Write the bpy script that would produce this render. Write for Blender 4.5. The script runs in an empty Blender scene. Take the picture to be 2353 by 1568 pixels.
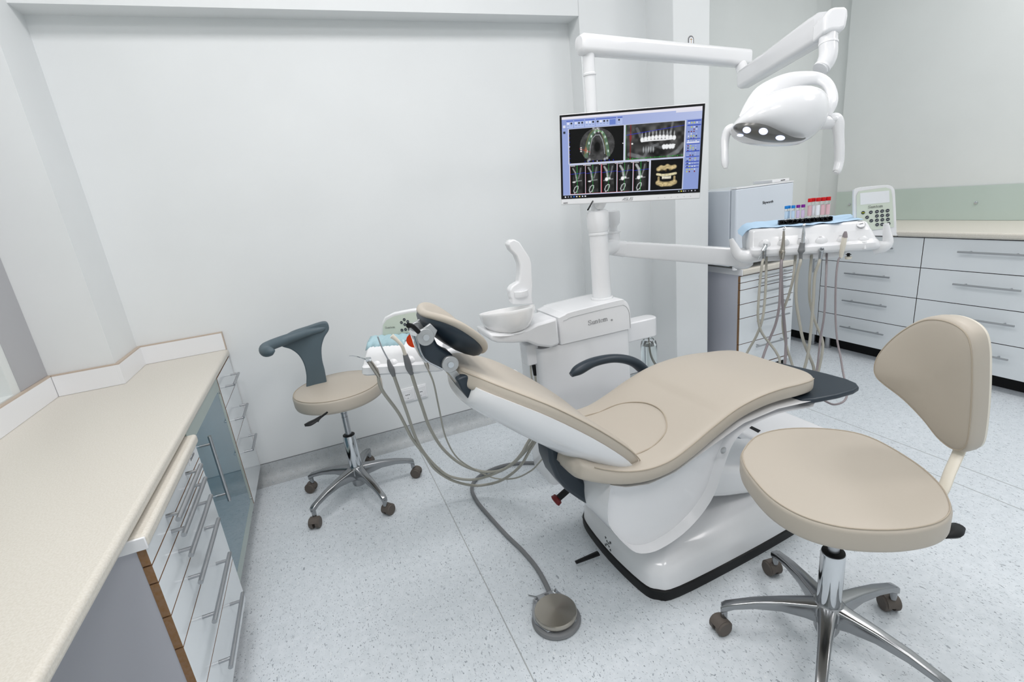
import bpy, bmesh, math, random
import numpy as np
from mathutils import Vector, Matrix
random.seed(7)
C = bpy.context.scene.collection
SC = bpy.context.scene
R = math.radians

# ------------------------------------------------------------------ camera
cam = bpy.data.cameras.new('camera')
cam.sensor_width = 36.0
cam.lens = 1127.127 / 2353 * 36
cam.clip_start = 0.02
co = bpy.data.objects.new('camera', cam); C.objects.link(co)
rx, ux, fx = Vector((0.91854284, -0.38053544, -0.10710665)), Vector((0.20431971, 0.22504484, 0.95268477)), Vector((0.33842652, 0.89696577, -0.28446422))
m3 = Matrix((rx, ux, -fx)).transposed()
co.matrix_world = Matrix.Translation((0, 0, 1.35)) @ m3.to_4x4()
SC.camera = co
# ------------------------------------------------------------------ world, exposure
w = bpy.data.worlds.new('world'); SC.world = w; w.use_nodes = True
w.node_tree.nodes['Background'].inputs[0].default_value = (.80, .90, 1.0, 1)
w.node_tree.nodes['Background'].inputs[1].default_value = 0.9
SC.view_settings.view_transform = 'Standard'
SC.view_settings.look = 'None'
SC.view_settings.exposure = -0.11
SC.view_settings.gamma = 1
SC.view_settings.use_curve_mapping = False
SC.cycles.max_bounces = 12
SC.cycles.diffuse_bounces = 6

def area(name, loc, sx, sy, power, col=(1, 1, 1)):
    l = bpy.data.lights.new(name, 'AREA'); l.shape = 'RECTANGLE'; l.size = sx; l.size_y = sy; l.energy = power; l.color = col
    o = bpy.data.objects.new(name, l); C.objects.link(o); o.location = loc
    return o
CEIL = 3.05
LIGHTS = [(-.25, 1.35, 15), (.85, 1.35, 14), (3.15, 1.15, 17.5), (-.25, -.1, 15), (.85, -.7, 13), (2.9, -.1, 15)]
for x, y, p in LIGHTS:
    area('ceiling_lamp_light', (x, y, CEIL-.03), .58, .58, p*1.0, (1, .965, .96))

# ------------------------------------------------------------------ materials
def lin(h):
    h = h.lstrip('#'); v = [int(h[i:i+2], 16)/255 for i in (0, 2, 4)]
    return tuple((c/12.92 if c <= .04045 else ((c+.055)/1.055)**2.4) for c in v) + (1,)
def mat(name, col, rough=.5, metal=0, coat=0, trans=0, ior=1.45, emit=None, es=0, noise=None, bump=None, spec=.5):
    m = bpy.data.materials.new(name); m.use_nodes = True; nt = m.node_tree; b = nt.nodes['Principled BSDF']
    col = lin(col) if isinstance(col, str) else col
    b.inputs['Base Color'].default_value = col; b.inputs['Roughness'].default_value = rough
    b.inputs['Metallic'].default_value = metal; b.inputs['Coat Weight'].default_value = coat
    b.inputs['Coat Roughness'].default_value = .05
    b.inputs['Transmission Weight'].default_value = trans; b.inputs['IOR'].default_value = ior
    b.inputs['Specular IOR Level'].default_value = spec
    if emit: b.inputs['Emission Color'].default_value = lin(emit); b.inputs['Emission Strength'].default_value = es
    if noise:
        scale, col2, lo, hi = noise
        tc = nt.nodes.new('ShaderNodeTexCoord'); n = nt.nodes.new('ShaderNodeTexNoise'); n.inputs['Scale'].default_value = scale; n.inputs['Detail'].default_value = 5
        r = nt.nodes.new('ShaderNodeValToRGB'); r.color_ramp.elements[0].position = lo; r.color_ramp.elements[1].position = hi
        r.color_ramp.elements[0].color = col; r.color_ramp.elements[1].color = lin(col2)
        nt.links.new(tc.outputs['Object'], n.inputs['Vector']); nt.links.new(n.outputs[0], r.inputs[0]); nt.links.new(r.outputs[0], b.inputs['Base Color'])
    if bump:
        scale, st, dist = bump
        tc = nt.nodes.new('ShaderNodeTexCoord'); n = nt.nodes.new('ShaderNodeTexNoise'); n.inputs['Scale'].default_value = scale; n.inputs['Detail'].default_value = 3
        bp = nt.nodes.new('ShaderNodeBump'); bp.inputs['Strength'].default_value = st; bp.inputs['Distance'].default_value = dist
        nt.links.new(tc.outputs['Object'], n.inputs['Vector']); nt.links.new(n.outputs[0], bp.inputs['Height']); nt.links.new(bp.outputs[0], b.inputs['Normal'])
    return m
M = {}
M['wall'] = mat('wall_paint', '#e2e5e6', .6, noise=(3, '#dfe2e3', .3, .7))
M['wallg'] = mat('wall_paint_grey', '#dee2e1', .6, noise=(3, '#dadedd', .3, .7))
M['ceil'] = mat('ceiling_paint', '#f0f1f2', .7)
M['white'] = mat('white_gloss_plastic', '#e6e7e9', .2, coat=.3)
M['white2'] = mat('white_satin_plastic', '#e9eaec', .35, coat=.1)
M['porcelain'] = mat('white_porcelain', '#f0f0f0', .1, coat=.8)
M['lam'] = mat('white_gloss_laminate', '#e0e5e8', .13, coat=.25)
M['lamside'] = mat('pale_lilac_laminate', '#c9ccd6', .45)
M['lamdark'] = mat('shaded_white_laminate', '#b9bac2', .5)  # white cart laminate with the shadow under the worktop put into its colour
M['edge'] = mat('brown_board_edge', '#8c6d52', .7, noise=(120, '#86643f', .4, .7))
M['gap'] = mat('dark_gap', '#3c2c22', .8)
M['black'] = mat('black_plastic', '#101113', .45, spec=.3)
M['toe'] = mat('black_plinth', '#0c0d0e', .8)  # even near-black of the plinth boards
M['tan'] = mat('tan_upholstery', '#b8b0a4', .42, spec=.35, bump=(700, .08, .001))
M['tanside'] = mat('tan_upholstery_band', '#ad9d8c', .42, spec=.35, bump=(700, .08, .001))
M['seam'] = mat('seam_thread', '#ada292', .7)
M['navy'] = mat('navy_grey_plastic', '#26313b', .38)
M['slate'] = mat('slate_rubber', '#53626a', .5, bump=(900, .1, .001))
M['chrome'] = mat('chrome', '#d0d3d6', .08, metal=1)
M['steel'] = mat('brushed_steel', '#b4b6b9', .3, metal=1)
M['alu'] = mat('polished_aluminium', '#9c9ea0', .2, metal=1)
M['silver'] = mat('silver_paint', '#b3b5b6', .35, metal=.6)
M['caster'] = mat('grey_brown_caster', '#5d5650', .6)
M['hose'] = mat('grey_hose', '#a9a79d', .45)
M['hosed'] = mat('violet_grey_hose', '#8f878a', .45)
M['cable'] = mat('dark_grey_cable', '#77797b', .5)
M['cream'] = mat('cream_plastic', '#e3ddcf', .3)
M['panelg'] = mat('pale_green_membrane', '#cfd8cb', .4)
M['greytext'] = mat('grey_lettering', '#77777a', .4, metal=.3)
M['darktext'] = mat('dark_lettering', '#34363a', .5)
M['btn'] = mat('membrane_button', '#2a2f3a', .4)
M['lcd'] = mat('display_window', '#e6e9ec', .2)
M['paper'] = mat('pale_blue_paper', '#b9d6ee', .8)
M['wrap'] = mat('clear_blue_wrap', '#bfdfe8', .2, trans=.35)
M['red'] = mat('red_cap', '#c80a12', .35)
M['blue'] = mat('blue_cap', '#1480cf', .35)
M['purple'] = mat('purple_cap', '#7c1590', .35)
M['glass'] = mat('clear_glass', '#ffffff', .0, trans=1, ior=1.45)
M['label'] = mat('tube_label', '#eef0f4', .6)
M['redl'] = mat('red_print_label', '#dcb4ba', .6)
M['bluel'] = mat('blue_print_label', '#c6dcf0', .6)
M['purl'] = mat('purple_print_label', '#d6c2de', .6)
M['orange'] = mat('orange_filter', '#e8430a', .15, trans=.25)
M['gglass'] = mat('green_glass_panel', '#bccac2', .06, coat=.3)
M['frost'] = mat('frosted_glass_border', '#a3b0ab', .3)
M['tealglass'] = mat('dark_teal_glass', '#487282', .05, ior=1.9, spec=.8)
M['edge2'] = mat('pale_brown_edging', '#bdaea0', .6)
M['tealin'] = mat('cabinet_inside', '#7c8a8e', .6)
M['redb'] = mat('dark_red_button', '#6d1010', .4)
M['fridge'] = mat('fridge_enamel', '#d4dbe4', .25, coat=.2)
M['led'] = mat('lamp_led', '#ffffff', .3, emit='#b9c8ff', es=1.15)
M['lampface'] = mat('lamp_face_grey', '#6c6c6a', .3, metal=.5)
M['bronze'] = mat('pale_bronze_metal', '#b0aaa0', .25, metal=1)
M['diffuser'] = mat('light_diffuser', '#ffffff', .5, emit='#ffffff', es=1.5)
M['seamline'] = mat('vinyl_weld', '#a9adae', .5)
M['gold'] = mat('gold_print', '#b08a45', .5)
M['lime'] = mat('lime_button', '#a8b020', .4)

def beige_mat():
    m = mat('beige_speckled_laminate', '#d9d2c6', .38)
    nt = m.node_tree; b = nt.nodes['Principled BSDF']
    tc = nt.nodes.new('ShaderNodeTexCoord'); n = nt.nodes.new('ShaderNodeTexNoise'); n.inputs['Scale'].default_value = 260; n.inputs['Detail'].default_value = 2
    r = nt.nodes.new('ShaderNodeValToRGB'); r.color_ramp.elements[0].position = .35; r.color_ramp.elements[1].position = .65
    r.color_ramp.elements[0].color = lin('#cdc8bd'); r.color_ramp.elements[1].color = lin('#d7d3ca')
    nt.links.new(tc.outputs['Object'], n.inputs['Vector']); nt.links.new(n.outputs[0], r.inputs[0]); nt.links.new(r.outputs[0], b.inputs['Base Color'])
    return m
M['beige'] = beige_mat()
def floor_mat(nm, ca, cb):
    m = mat(nm, '#c3c9cd', .42); nt = m.node_tree; b = nt.nodes['Principled BSDF']; L = nt.links.new
    tc = nt.nodes.new('ShaderNodeTexCoord')
    def flecks(scale, th, stretch, seed, rot):
        mp = nt.nodes.new('ShaderNodeMapping'); mp.inputs['Scale'].default_value = (1, stretch, 1); mp.inputs['Location'].default_value = (seed, seed*.7, 0); mp.inputs['Rotation'].default_value = (0, 0, rot)
        n1 = nt.nodes.new('ShaderNodeTexNoise'); n1.inputs['Scale'].default_value = scale; n1.inputs['Detail'].default_value = 1.5; n1.inputs['Distortion'].default_value = .6
        L(tc.outputs['Object'], mp.inputs['Vector']); L(mp.outputs[0], n1.inputs['Vector'])
        r = nt.nodes.new('ShaderNodeValToRGB'); r.color_ramp.elements[0].position = th; r.color_ramp.elements[1].position = th+.03
        L(n1.outputs[0], r.inputs[0]); return r
    big = nt.nodes.new('ShaderNodeTexNoise'); big.inputs['Scale'].default_value = 35; big.inputs['Detail'].default_value = 6
    L(tc.outputs['Object'], big.inputs['Vector'])
    rb = nt.nodes.new('ShaderNodeValToRGB'); rb.color_ramp.elements[0].position = .3; rb.color_ramp.elements[1].position = .7
    rb.color_ramp.elements[0].color = lin(ca); rb.color_ramp.elements[1].color = lin(cb)
    L(big.outputs[0], rb.inputs[0]); last = rb.outputs[0]
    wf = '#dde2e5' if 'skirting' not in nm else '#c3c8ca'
    for sc, th, st, sd, rot, c in ((150, .645, .45, 3, .5, '#bbc2c8'), (120, .68, .4, 11, -.9, '#a0a7ae'), (160, .66, .5, 23, 1.6, wf), (210, .665, .6, 31, .2, '#8b9399')):
        f = flecks(sc, th, st, sd, rot); mx = nt.nodes.new('ShaderNodeMix'); mx.data_type = 'RGBA'
        L(f.outputs[0], mx.inputs[0]); L(last, mx.inputs[6]); mx.inputs[7].default_value = lin(c); last = mx.outputs[2]
    L(last, b.inputs['Base Color']); return m
M['floor'] = floor_mat('speckled_vinyl', '#ced5da', '#d9dfe4')
M['cove'] = floor_mat('shaded_skirting_vinyl', '#b3b7b9', '#bfc3c5')  # darker than the floor: shading of the upright skirting put into its colour

# ------------------------------------------------------------------ mesh helpers
V = Vector
def box(bm, a, b, rot=None):
    x0, y0, z0 = [min(p, q) for p, q in zip(a, b)]; x1, y1, z1 = [max(p, q) for p, q in zip(a, b)]
    vs = [bm.verts.new(p) for p in ((x0,y0,z0),(x1,y0,z0),(x1,y1,z0),(x0,y1,z0),(x0,y0,z1),(x1,y0,z1),(x1,y1,z1),(x0,y1,z1))]
    fs = [bm.faces.new([vs[i] for i in f]) for f in ((0,3,2,1),(4,5,6,7),(0,1,5,4),(1,2,6,5),(2,3,7,6),(3,0,4,7))]
    if rot is not None:
        for v in vs: v.co = rot @ v.co
    return vs, fs
def loft(bm, rings, cap=True, closed=False):
    R_ = [[bm.verts.new(p) for p in r] for r in rings]
    n = len(R_[0]); fs = []
    for i in range(len(R_) - (0 if closed else 1)):
        a, b = R_[i], R_[(i+1) % len(R_)]
        for j in range(n):
            fs.append(bm.faces.new((a[j], a[(j+1) % n], b[(j+1) % n], b[j])))
    if cap and not closed:
        fs.append(bm.faces.new(list(reversed(R_[0])))); fs.append(bm.faces.new(R_[-1]))
    return fs
def smooth_path(pts, sub=6):
    pts = [V(p) for p in pts]
    if len(pts) < 3 or sub <= 1: return pts
    out = []
    for i in range(len(pts)-1):
        p0 = pts[i-1] if i > 0 else pts[0]*2-pts[1]; p1 = pts[i]; p2 = pts[i+1]; p3 = pts[i+2] if i+2 < len(pts) else pts[-1]*2-pts[-2]
        for k in range(sub):
            t = k/sub; out.append(.5*((2*p1)+(-p0+p2)*t+(2*p0-5*p1+4*p2-p3)*t*t+(-p0+3*p1-3*p2+p3)*t**3))
    out.append(pts[-1]); return out
def interp(vals, sub):
    if len(vals) < 3 or sub <= 1: return list(vals)
    return [v[0] for v in smooth_path([(x, 0, 0) for x in vals], sub)]
def tube(bm, pts, r, seg=12, sub=6, flat=1.0, up=None, cap=True, p=2):
    """swept tube; r a number or one per point; flat squashes it across the up direction"""
    n0 = len(pts); rs = [r]*n0 if isinstance(r, (int, float)) else list(r)
    P = smooth_path(pts, sub); RR = interp(rs, sub) if n0 > 2 else rs
    rings = []; ref = V(up) if up is not None else None; prev = None
    for i, c in enumerate(P):
        t = (P[min(i+1, len(P)-1)] - P[max(i-1, 0)]).normalized()
        if ref is not None: a = ref - t*ref.dot(t)
        elif prev is not None: a = prev - t*prev.dot(t)
        else: a = t.orthogonal()
        a.normalize(); b = t.cross(a).normalized(); prev = a
        ring = []
        for k in range(seg):
            q = 2*math.pi*k/seg; cx, sx = math.cos(q), math.sin(q)
            cx = math.copysign(abs(cx)**(2/p), cx); sx = math.copysign(abs(sx)**(2/p), sx)
            ring.append(c + a*cx*RR[i]*flat + b*sx*RR[i])
        rings.append(ring)
    return loft(bm, rings, cap)
def cyl(bm, a, b, r0, r1=None, seg=24, sub=1):
    return tube(bm, [a, b], [r0, r0 if r1 is None else r1], seg=seg, sub=1)
def lathe(bm, c, prof, axis=(0, 0, 1), seg=32, cap=True):
    ax = V(axis).normalized(); a = ax.orthogonal().normalized(); b = ax.cross(a); c = V(c)
    return loft(bm, [[c + ax*z + (a*math.cos(2*math.pi*k/seg)+b*math.sin(2*math.pi*k/seg))*max(r, 1e-4) for k in range(seg)] for r, z in prof], cap)
def prism(bm, pts, off):
    """closed outline swept straight by off"""
    off = V(off); a = [bm.verts.new(V(p)) for p in pts]; b = [bm.verts.new(V(p)+off) for p in pts]; n = len(pts)
    bm.faces.new(a); bm.faces.new(list(reversed(b)))
    for i in range(n): bm.faces.new((a[(i+1) % n], a[i], b[i], b[(i+1) % n]))
def closed_smooth(pts, sub=6):
    pts = [V(p) for p in pts]; n = len(pts); out = []
    for i in range(n):
        p0, p1, p2, p3 = pts[i-1], pts[i], pts[(i+1) % n], pts[(i+2) % n]
        for k in range(sub):
            t = k/sub; out.append(.5*((2*p1)+(-p0+p2)*t+(2*p0-5*p1+4*p2-p3)*t*t+(-p0+3*p1-3*p2+p3)*t**3))
    return out
def pad(bm, outline, nrm, thick, rnd=.012, crown=0.0, steps=4, rings=5):
    """upholstered slab: the outline is its top face rim, body hangs by thick against nrm"""
    nrm = V(nrm).normalized(); P = [V(p) for p in outline]; c = sum(P, V())/len(P)
    def sc(s, h): return [c + (p-c)*s + nrm*h for p in P]
    size = sum((p-c).length for p in P)/len(P); e = rnd/size
    R_ = []
    for k in range(rings, 0, -1):
        s = (1-e)*k/rings; R_.append((s, crown*(1-(k/rings)**2)))
    R_.reverse()          # from centre outwards
    R2 = [(s, h) for s, h in R_]
    for k in range(1, steps+1):
        q = k/steps*math.pi/2; R2.append((1-e+e*math.sin(q), -rnd+rnd*math.cos(q)))
    for k in range(0, steps+1):
        q = k/steps*math.pi/2; R2.append((1-e+e*math.cos(q), -(thick-rnd)-rnd*math.sin(q)))
    loft(bm, [sc(s, h) for s, h in R2], True)
def ringse(c, ax, ay, a, b, n=28, p=2.6):
    c, ax, ay = V(c), V(ax), V(ay); o = []
    for k in range(n):
        q = 2*math.pi*k/n; cx, sx = math.cos(q), math.sin(q)
        o.append(c + ax*math.copysign(abs(cx)**(2/p), cx)*a + ay*math.copysign(abs(sx)**(2/p), sx)*b)
    return o
def rrect(c, ax, ay, w, h, r, n=5):
    c, ax, ay = V(c), V(ax), V(ay); o = []
    for sx, sy, q0 in ((1, 1, 0), (-1, 1, 90), (-1, -1, 180), (1, -1, 270)):
        for k in range(n+1):
            q = R(q0+90*k/n); o.append(c + ax*(sx*(w/2-r)+r*math.cos(q)) + ay*(sy*(h/2-r)+r*math.sin(q)))
    return o

# ------------------------------------------------------------------ object helpers
bpy.context.view_layer.update()
def thing(name, label, cat, loc=(0, 0, 0), rotz=0, group=None):
    o = bpy.data.objects.new(name, None); C.objects.link(o); o.empty_display_size = .05
    o.location = loc; o.rotation_euler = (0, 0, rotz); o['label'] = label; o['category'] = cat
    if group: o['group'] = group
    o.matrix_basis = Matrix.Translation(loc) @ Matrix.Rotation(rotz, 4, 'Z')
    return o
def rootof(o):
    while o.parent: o = o.parent
    return o
def obj(name, bm, m, parent=None, smooth=True, bevel=0, seg=2, sub=0, ang=40, label=None, group=None):
    bmesh.ops.remove_doubles(bm, verts=bm.verts, dist=1e-6)
    bmesh.ops.recalc_face_normals(bm, faces=bm.faces)
    me = bpy.data.meshes.new(name)
    if parent is not None:
        r_ = rootof(parent); W_ = r_.matrix_basis
        bm.transform(W_.inverted())
    bm.to_mesh(me); bm.free()
    for mm in (m if isinstance(m, (list, tuple)) else [m]): me.materials.append(M[mm] if isinstance(mm, str) else mm)
    o = bpy.data.objects.new(name, me); C.objects.link(o); o.parent = parent
    if smooth:
        for p in me.polygons: p.use_smooth = True
        try: me.set_sharp_from_angle(angle=R(ang))
        except Exception: pass
    if bevel:
        b = o.modifiers.new('bevel', 'BEVEL'); b.width = bevel; b.segments = seg; b.limit_method = 'ANGLE'; b.angle_limit = R(35); b.harden_normals = False
    if sub:
        s = o.modifiers.new('sub', 'SUBSURF'); s.levels = sub; s.render_levels = sub
    if label: o['label'] = label
    if group: o['group'] = group
    return o
def tag(o, label, cat, group=None):
    """a thing that is one mesh: give it an origin at its base"""
    o['label'] = label; o['category'] = cat
    if group: o['group'] = group
    me = o.data; n = len(me.vertices); co_ = np.empty(n*3); me.vertices.foreach_get('co', co_); co_ = co_.reshape(-1, 3)
    c = (co_.max(0)+co_.min(0))/2; c[2] = co_[:, 2].min()
    me.transform(Matrix.Translation(-V(c))); o.location = V(c)
    return o
def struct(o): o['kind'] = 'structure'; return o
def B(name, a, b, m, parent=None, bevel=0, **k):
    bm = bmesh.new(); box(bm, a, b); return obj(name, bm, m, parent, smooth=bevel > 0, bevel=bevel, **k)
def T(name, pts, r, m, parent=None, **k):
    ko = {q: k.pop(q) for q in list(k) if q in ('bevel', 'label', 'ang')}
    bm = bmesh.new(); tube(bm, pts, r, **k); return obj(name, bm, m, parent, **ko)
def copy_tree(o, parent=None):
    c = o.copy(); C.objects.link(c); c.parent = parent
    for ch in list(o.children): copy_tree(ch, c)
    return c

# serif capitals and small letters as outlines of thick and thin strokes
SER = {
 'S': (.62, [([(.52,.52),(.48,.64),(.34,.68),(.18,.66),(.10,.54),(.14,.42),(.32,.34),(.48,.25),(.54,.14),(.46,.03),(.28,-.01),(.12,.03),(.08,.16)], .09)], [((.50,.50),(.54,.68)), ((.06,0),(.10,.18))]),
 'u': (.58, [([(.14,.44),(.14,.12),(.20,.03),(.30,.02),(.40,.10)], .09), ([(.43,.46),(.43,.0)], .10)], [((.02,.42),(.18,.46)), ((.32,.42),(.46,.46)), ((.43,0),(.56,.04))]),
 'n': (.58, [([(.13,.45),(.13,0)], .10), ([(.15,.34),(.26,.43),(.36,.42),(.43,.32),(.43,0)], .095)], [((.02,.42),(.14,.46)), ((.02,0),(.26,.035)), ((.31,0),(.55,.035))]),
 't': (.36, [([(.16,.60),(.16,.10),(.22,.02),(.32,.04)], .09)], [((.02,.42),(.32,.46))]),
 'e': (.48, [([(.09,.25),(.40,.25)], .04), ([(.40,.25),(.36,.40),(.24,.44),(.12,.38),(.07,.22),(.12,.06),(.24,.01),(.36,.04),(.42,.11)], .075)], []),
 'm': (.86, [([(.13,.45),(.13,0)], .10), ([(.15,.34),(.24,.43),(.33,.42),(.40,.32),(.40,0)], .095), ([(.42,.34),(.52,.43),(.61,.42),(.69,.32),(.69,0)], .095)], [((.02,.42),(.14,.46)), ((.02,0),(.25,.035)), ((.29,0),(.51,.035)), ((.58,0),(.82,.035))]),
}
def serif_word(bm, word, O, ax, ay, size, depth=.0012):
    O, ax, ay = V(O), V(ax).normalized(), V(ay).normalized(); nz = ax.cross(ay); x = 0
    def P(p): return O + ax*((x+p[0])*size) + ay*(p[1]*size)
    for ch in word:
        wd, st, bars = SER[ch]
        for pts, wid in st:
            sm = smooth_path([(a, b, 0) for a, b in pts], 5); L_, Rr = [], []
            for i, p in enumerate(sm):
                t = (sm[min(i+1, len(sm)-1)]-sm[max(i-1, 0)]).normalized(); q = V((-t.y, t.x, 0))
                ww = wid*(.45+.55*abs(t.y))/2
                L_.append(p+q*ww); Rr.append(p-q*ww)
            for i in range(len(sm)-1):
                f = [bm.verts.new(P(v)+nz*depth) for v in (L_[i], Rr[i], Rr[i+1], L_[i+1])]; bm.faces.new(f)
        for a, b in bars:
            f = [bm.verts.new(P(v)+nz*(depth*1.1)) for v in (a, (b[0], a[1]), b, (a[0], b[1]))]; bm.faces.new(f)
        x += wd
    return x*size
def text(name, s, O, ax, ay, size, m, parent, depth=.001, label=None, shear=0):
    cu = bpy.data.curves.new('tx', 'FONT'); cu.body = s; cu.size = size; cu.extrude = depth/2; cu.shear = shear
    to = bpy.data.objects.new('tx', cu); C.objects.link(to); dg = bpy.context.evaluated_depsgraph_get(); dg.update()
    me = bpy.data.meshes.new_from_object(to.evaluated_get(dg)); bm = bmesh.new(); bm.from_mesh(me)
    bpy.data.objects.remove(to); bpy.data.meshes.remove(me)
    ax, ay = V(ax).normalized(), V(ay).normalized(); az = ax.cross(ay)
    mt = Matrix((ax, ay, az)).transposed().to_4x4(); mt.translation = V(O) + az*depth*.6
    bm.transform(mt)
    return obj(name, bm, m, parent, smooth=False, label=label)

# =================================================================== THE ROOM
XL, XR, YB, YF = -1.08, 3.92, 2.63, -1.7
def S_(name, bm, m, **k): return struct(obj(name, bm, m, None, smooth=False, **k))
bm = bmesh.new(); box(bm, (XL-.3, YF-.1, -.06), (XR+.15, 3.1, 0)); S_('floor', bm, 'floor')
bm = bmesh.new(); box(bm, (XL-.3, YF-.1, CEIL), (XR+.15, 3.1, CEIL+.06)); S_('ceiling', bm, 'ceil')
# back wall: niche back, surround, bulkhead, pillar, boxed column
bm = bmesh.new()
box(bm, (-.86, 2.75, 0), (1.585, 2.95, CEIL)); box(bm, (-.86, 2.63, 2.23), (1.585, 2.752, CEIL)); box(bm, (1.584, 2.63, 0), (2.05, 2.95, CEIL))
S_('wall_back', bm, 'wall')
bm = bmesh.new(); box(bm, (-1.28, 2.45, 0), (-.85, 2.95, CEIL)); S_('wall_corner_pillar', bm, 'wall')
bm = bmesh.new(); box(bm, (2.02, 2.40, 0), (2.27, 2.95, CEIL)); S_('wall_column', bm, 'wall', bevel=.004)
bm = bmesh.new(); box(bm, (2.26, 2.95, 0), (XR+.15, 3.05, CEIL)); box(bm, (2.26, 2.925, 0), (3.77, 2.951, CEIL)); S_('wall_alcove', bm, 'wallg')
bm = bmesh.new(); box(bm, (XR+.03, YF, 0), (XR+.15, 3.0, CEIL)); box(bm, (XR, YF, 0), (XR+.04, 2.77, CEIL)); S_('wall_right', bm, 'wallg')
bm = bmesh.new(); box(bm, (XL-.3, YF-.1, 0), (XR+.15, YF, CEIL)); S_('wall_front', bm, 'wall')
bm = bmesh.new()   # left wall round the window opening
WY0, WY1, WZ0, WZ1 = -.6, 2.2, .86, 2.35
box(bm, (XL-.2, YF, 0), (XL, 2.46, WZ0)); box(bm, (XL-.2, YF, WZ1), (XL, 2.46, CEIL)); box(bm, (XL-.2, WY1, WZ0), (XL, 2.46, WZ1)); box(bm, (XL-.2, YF, WZ0), (XL, WY0, WZ1))
S_('wall_left', bm, 'wallg')
win = thing('window_1', 'tall window with grey frame above the beige worktop', 'window', (XL-.14, (WY0+WY1)/2, WZ0)); win['kind'] = 'structure'
bm = bmesh.new()
for y in (WY0, (WY0+WY1)/2-.025, WY1-.05): box(bm, (XL-.17, y, WZ0), (XL-.11, y+.05, WZ1))
for z in (WZ0, WZ1-.05): box(bm, (XL-.17, WY0, z), (XL-.11, WY1, z+.05))
obj('window_frame', bm, 'white2', win, smooth=False, bevel=.004)
M['pane'] = mat('frosted_window_pane', '#a7b0ad', .5, trans=.25)
bm = bmesh.new(); box(bm, (XL, 2.247, .857), (XL+.004, 2.449, CEIL)); struct(obj('trim_4', bm, mat('wall_shade_grey', '#adaeb2', .5), None, smooth=False))  # added grey strip: the left wall's shade beside the window, put into colour
B('pane', (XL-.145, WY0+.04, WZ0+.04), (XL-.139, WY1-.04, WZ1-.04), 'pane', win)
# coved vinyl skirting
def cove(name, a, b, nrm, h=.1, r=.055):
    a, b, n_ = V(a), V(b), V(nrm); prof = [(0, 0), (r, .0015)] + [(r-r*math.sin(R(q)), r-r*math.cos(R(q))+.0015) for q in range(10, 91, 10)] + [(.0, r)]
    prof = [(r+.02, .001)] + [(.003+r*(1-math.sin(R(q))), .001+r*(1-math.cos(R(q)))) for q in range(0, 91, 10)] + [(.003, h), (0, h), (0, 0), (r+.02, 0)]
    bm = bmesh.new(); loft(bm, [[p+n_*u+V((0, 0, z)) for u, z in prof] for p in (a, b)])
    bm2 = bmesh.new(); e = n_*.0035; prism(bm2, [a+V((0,0,h)), b+V((0,0,h)), b+e+V((0,0,h)), a+e+V((0,0,h))], (0, 0, .003)); struct(obj(name+'_cap', bm2, 'cable', None, smooth=False))
    return struct(obj(name, bm, 'cove', None))
cove('baseboard_back', (-.84, 2.75, 0), (1.585, 2.75, 0), (0, -1, 0))
cove('baseboard_back_return', (1.585, 2.63, 0), (2.02, 2.63, 0), (0, -1, 0))
cove('baseboard_column', (2.02, 2.40, 0), (2.27, 2.40, 0), (0, -1, 0))
cove('baseboard_alcove', (2.28, 2.925, 0), (3.77, 2.925, 0), (0, -1, 0))
for i, (x, y0, y1) in enumerate(((.338, -1.6, 2.66), (2.28, -1.6, 2.39), (2.43, -1.6, 2.39))):
    bm = bmesh.new(); box(bm, (x-.0018, y0, -.001), (x+.0018, y1, .0006)); struct(obj('trim_%d' % (i+1), bm, 'seamline', None, smooth=False))
# ceiling lights
for i, (x, y, p) in enumerate(LIGHTS):
    t = thing('ceiling_light', 'square recessed ceiling light panel, overhead out of the photo', 'light', (x, y, CEIL-.012), group='square ceiling light panels')
    bm = bmesh.new()
    for a, b in (((-.31, -.31), (.31, -.29)), ((-.31, .29), (.31, .31)), ((-.31, -.29), (-.29, .29)), ((.29, -.29), (.31, .29))): box(bm, (x+a[0], y+a[1], CEIL-.012), (x+b[0], y+b[1], CEIL))
    obj('frame', bm, 'white2', t, smooth=False)
    B('diffuser', (x-.29, y-.29, CEIL-.008), (x+.29, y+.29, CEIL-.002), 'diffuser', t)

# =================================================================== LEFT WORKTOP AND CABINETS
XF = -.49
t = thing('worktop', 'long beige speckled worktop along the left window wall', 'worktop', (-.77, 1.1, .73))
o_ = [(-.483, -.9), (-.483, 2.748), (-.848, 2.748), (-.848, 2.448), (-1.079, 2.448), (-1.079, -.9)]
bm = bmesh.new(); prism(bm, [(x, y, .731) for x, y in reversed(o_)], (0, 0, .034)); obj('slab', bm, 'beige', t, bevel=.012, seg=4)
def upstand(pts, nm):
    bm = bmesh.new(); bm2 = bmesh.new()
    for (a, b, n_) in pts:
        a, b, n_ = V((*a, 0)), V((*b, 0)), V((*n_, 0))
        for q, z0, z1 in ((bm, .766, .851), (bm2, .851, .856)):
            prism(q, [a+V((0,0,z0)), b+V((0,0,z0)), b+n_*.016+V((0,0,z0)), a+n_*.016+V((0,0,z0))], (0, 0, z1-z0))
    return bm, bm2
bm, bm2 = upstand([((-.848, 2.749), (-.493, 2.749), (0, -1)), ((-.849, 2.733), (-.849, 2.434), (1, 0)), ((-.849, 2.449), (-1.06, 2.449), (0, -1)), ((-1.078, 2.449), (-1.078, -.9), (1, 0))], '')
box(bm2, (-.493, 2.733, .766), (-.489, 2.749, .856))
up = obj('upstand', bm, 'white2', t, smooth=False); obj('upstand_edging', bm2, 'edge2' if 'edge2' in M else 'tanside', up, smooth=False)

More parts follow.
